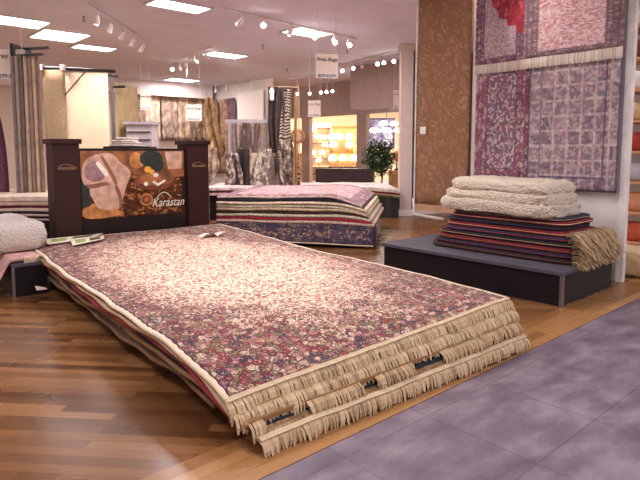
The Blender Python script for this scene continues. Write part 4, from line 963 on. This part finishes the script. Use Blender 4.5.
def track(p0, p1, lab):
    b = MB(); b.tube([Vector(p0), Vector(p1)], .018, 4); tag(b.build('light_track', M_wmetal), lab, 'track')
ordn = ['first', 'second', 'third', 'fourth', 'fifth', 'sixth']
track((-3.46, 8.6, CH-.025), (-3.54, 11.9, CH-.025), 'ceiling track with mostly unlit spots at upper left')
for i in range(5):
    spot((-3.43-.02*i, 8.85+.62*i, 3.42), (-4.1, 10.1, 1.9) if i < 2 else (-4.8, 10.6+.3*i, 1.6), i == 0, '%s track spot from the front on the upper left track' % ordn[i], 'spots on the upper left track', 55 if i < 2 else 0)  # light added to the front two spots to brighten the cream rug
track((-1.5, 8.9, CH-.025), (.72, 11.3, CH-.025), 'ceiling track passing the bright spotlights near the large price card')
t2 = [(-1.24, 9.04, (-3, 8, 1)), (-.92, 9.32, (0, 2, 1.2)), (-.49, 9.7, (-1.5, 12, 1.5)), (-.09, 10.29, (0, 2, 1.2)), (.26, 10.57, (1.0, 8, 1)), (.54, 10.96, (2.2, 6, 1))]
for i, (x, y, aim) in enumerate(t2):
    spot((x, y, 3.42), aim, i > 0, '%s spotlight from the left on the track by the large price card' % ordn[i], 'spots on the middle track', 60 if i > 0 else 0)
track((-3.85, 14.4, CH-.025), (-2.3, 12.1, CH-.025), 'ceiling track running towards the pelt rugs')
for i, (x, y) in enumerate([(-3.7, 14.28), (-3.44, 14.0), (-3.22, 13.7), (-2.85, 13.0), (-2.46, 12.33)]):
    spot((x, y, 3.42), (-1.6, 17.2, 2.4) if i > 2 else (-4.5, 20, 1.5) if i else (-1.5, 6, 1.2), i in (0, 2, 4), '%s spotlight from the left on the track towards the pelt rugs' % ordn[i], 'spots on the far left track', (0, 0, 110, 90, 160)[i])
track((.4, 14.8, CH-.025), (1.8, 12.6, CH-.025), 'ceiling track in front of the taupe bulkhead')
for i, (x, y) in enumerate([(.56, 14.45), (.81, 14.0), (1.01, 13.77), (1.34, 13.3), (1.47, 13.1), (1.67, 12.87)]):
    spot((x, y, 3.42), (.8, 8.5, 1.0), i != 2, '%s spotlight from the left on the track before the taupe bulkhead' % ordn[i], 'spots before the bulkhead', 30)
track((-.95, 17.5, CH-.025), (.55, 16.25, CH-.025), 'farthest ceiling track by the corner of the taupe header')
for i, (x, y) in enumerate([(-.70, 17.3), (-.31, 17.1), (.03, 16.8), (.20, 16.6), (.37, 16.4)]):
    spot((x, y, 3.12), (-.5, 12, 1.0), True, '%s spotlight from the left on the farthest track' % ordn[i], 'spots on the farthest track', 25)
# unseen track added above the frame to light the stacks
track((-2.2, 3.2, CH-.025), (1.6, 6.6, CH-.025), 'unseen ceiling track added above the foreground stack')
for i, (x, y, aim, e) in enumerate([(-1.9, 3.45, (-1.0, 5.2, .4), 130), (-.9, 4.35, (-.5, 5.0, .4), 130), (-.1, 5.1, (.2, 4.1, .3), 90), (.7, 5.8, (2.1, 6.1, .9), 90), (1.3, 6.35, (2.9, 6.4, 2.6), 60)]):
    spot((x, y, 3.42), aim, True, '%s unseen spotlight from the left on the added track above the foreground' % ordn[i], 'added spots above the foreground', e*.75, 1.0)
# warm lamps of the shop beyond
for (x, y, e) in [(1.0, 22.0, 240), (3.5, 19, 300), (-1.5, 22.8, 220)]:
    li = bpy.data.lights.new('shop_light', 'AREA'); li.size = 1.2; li.energy = e; li.color = (1, .88, .74)
    lo = bpy.data.objects.new('shop_light', li); COL.objects.link(lo); lo.location = (x, y, CH-.05)
# sprinkler dots
for i, (x, y) in enumerate([(-1.2, 12.0), (.6, 12.6), (-.9, 15.5), (-3.9, 9.5)]):
    b = MB(); b.tube([(x, y, CH), (x, y, CH-.07)], [.02, .012], 8); b.lathe((x, y, CH-.09), [(.03, 0), (.03, .01)], 8)
    tag(b.build('sprinkler', M_metal), 'small ceiling sprinkler %s' % ['left of the bright spotlight track', 'just in front of the slim column', 'behind the middle ceiling light', 'between the two left light rows'][i], 'sprinkler')

# ------------------------------------------------------------------ world + camera
w = bpy.data.worlds.new('World'); bpy.context.scene.world = w; w.use_nodes = True
w.node_tree.nodes['Background'].inputs[0].default_value = (.96, .82, .80, 1); w.node_tree.nodes['Background'].inputs[1].default_value = .85
cam = bpy.data.cameras.new('camera'); co = bpy.data.objects.new('camera', cam); COL.objects.link(co)
co.location = (0, 0, 1.40); co.rotation_euler = (math.radians(90-5.5), 0, 0)
cam.sensor_width = 36; cam.lens = 560/640*36; cam.shift_y = -36/640
sc = bpy.context.scene; sc.camera = co
sc.view_settings.view_transform = 'Standard'; sc.view_settings.look = 'None'; sc.view_settings.gamma = 1; sc.view_settings.exposure = .28
try: sc.view_settings.use_curve_mapping = False
except Exception: pass
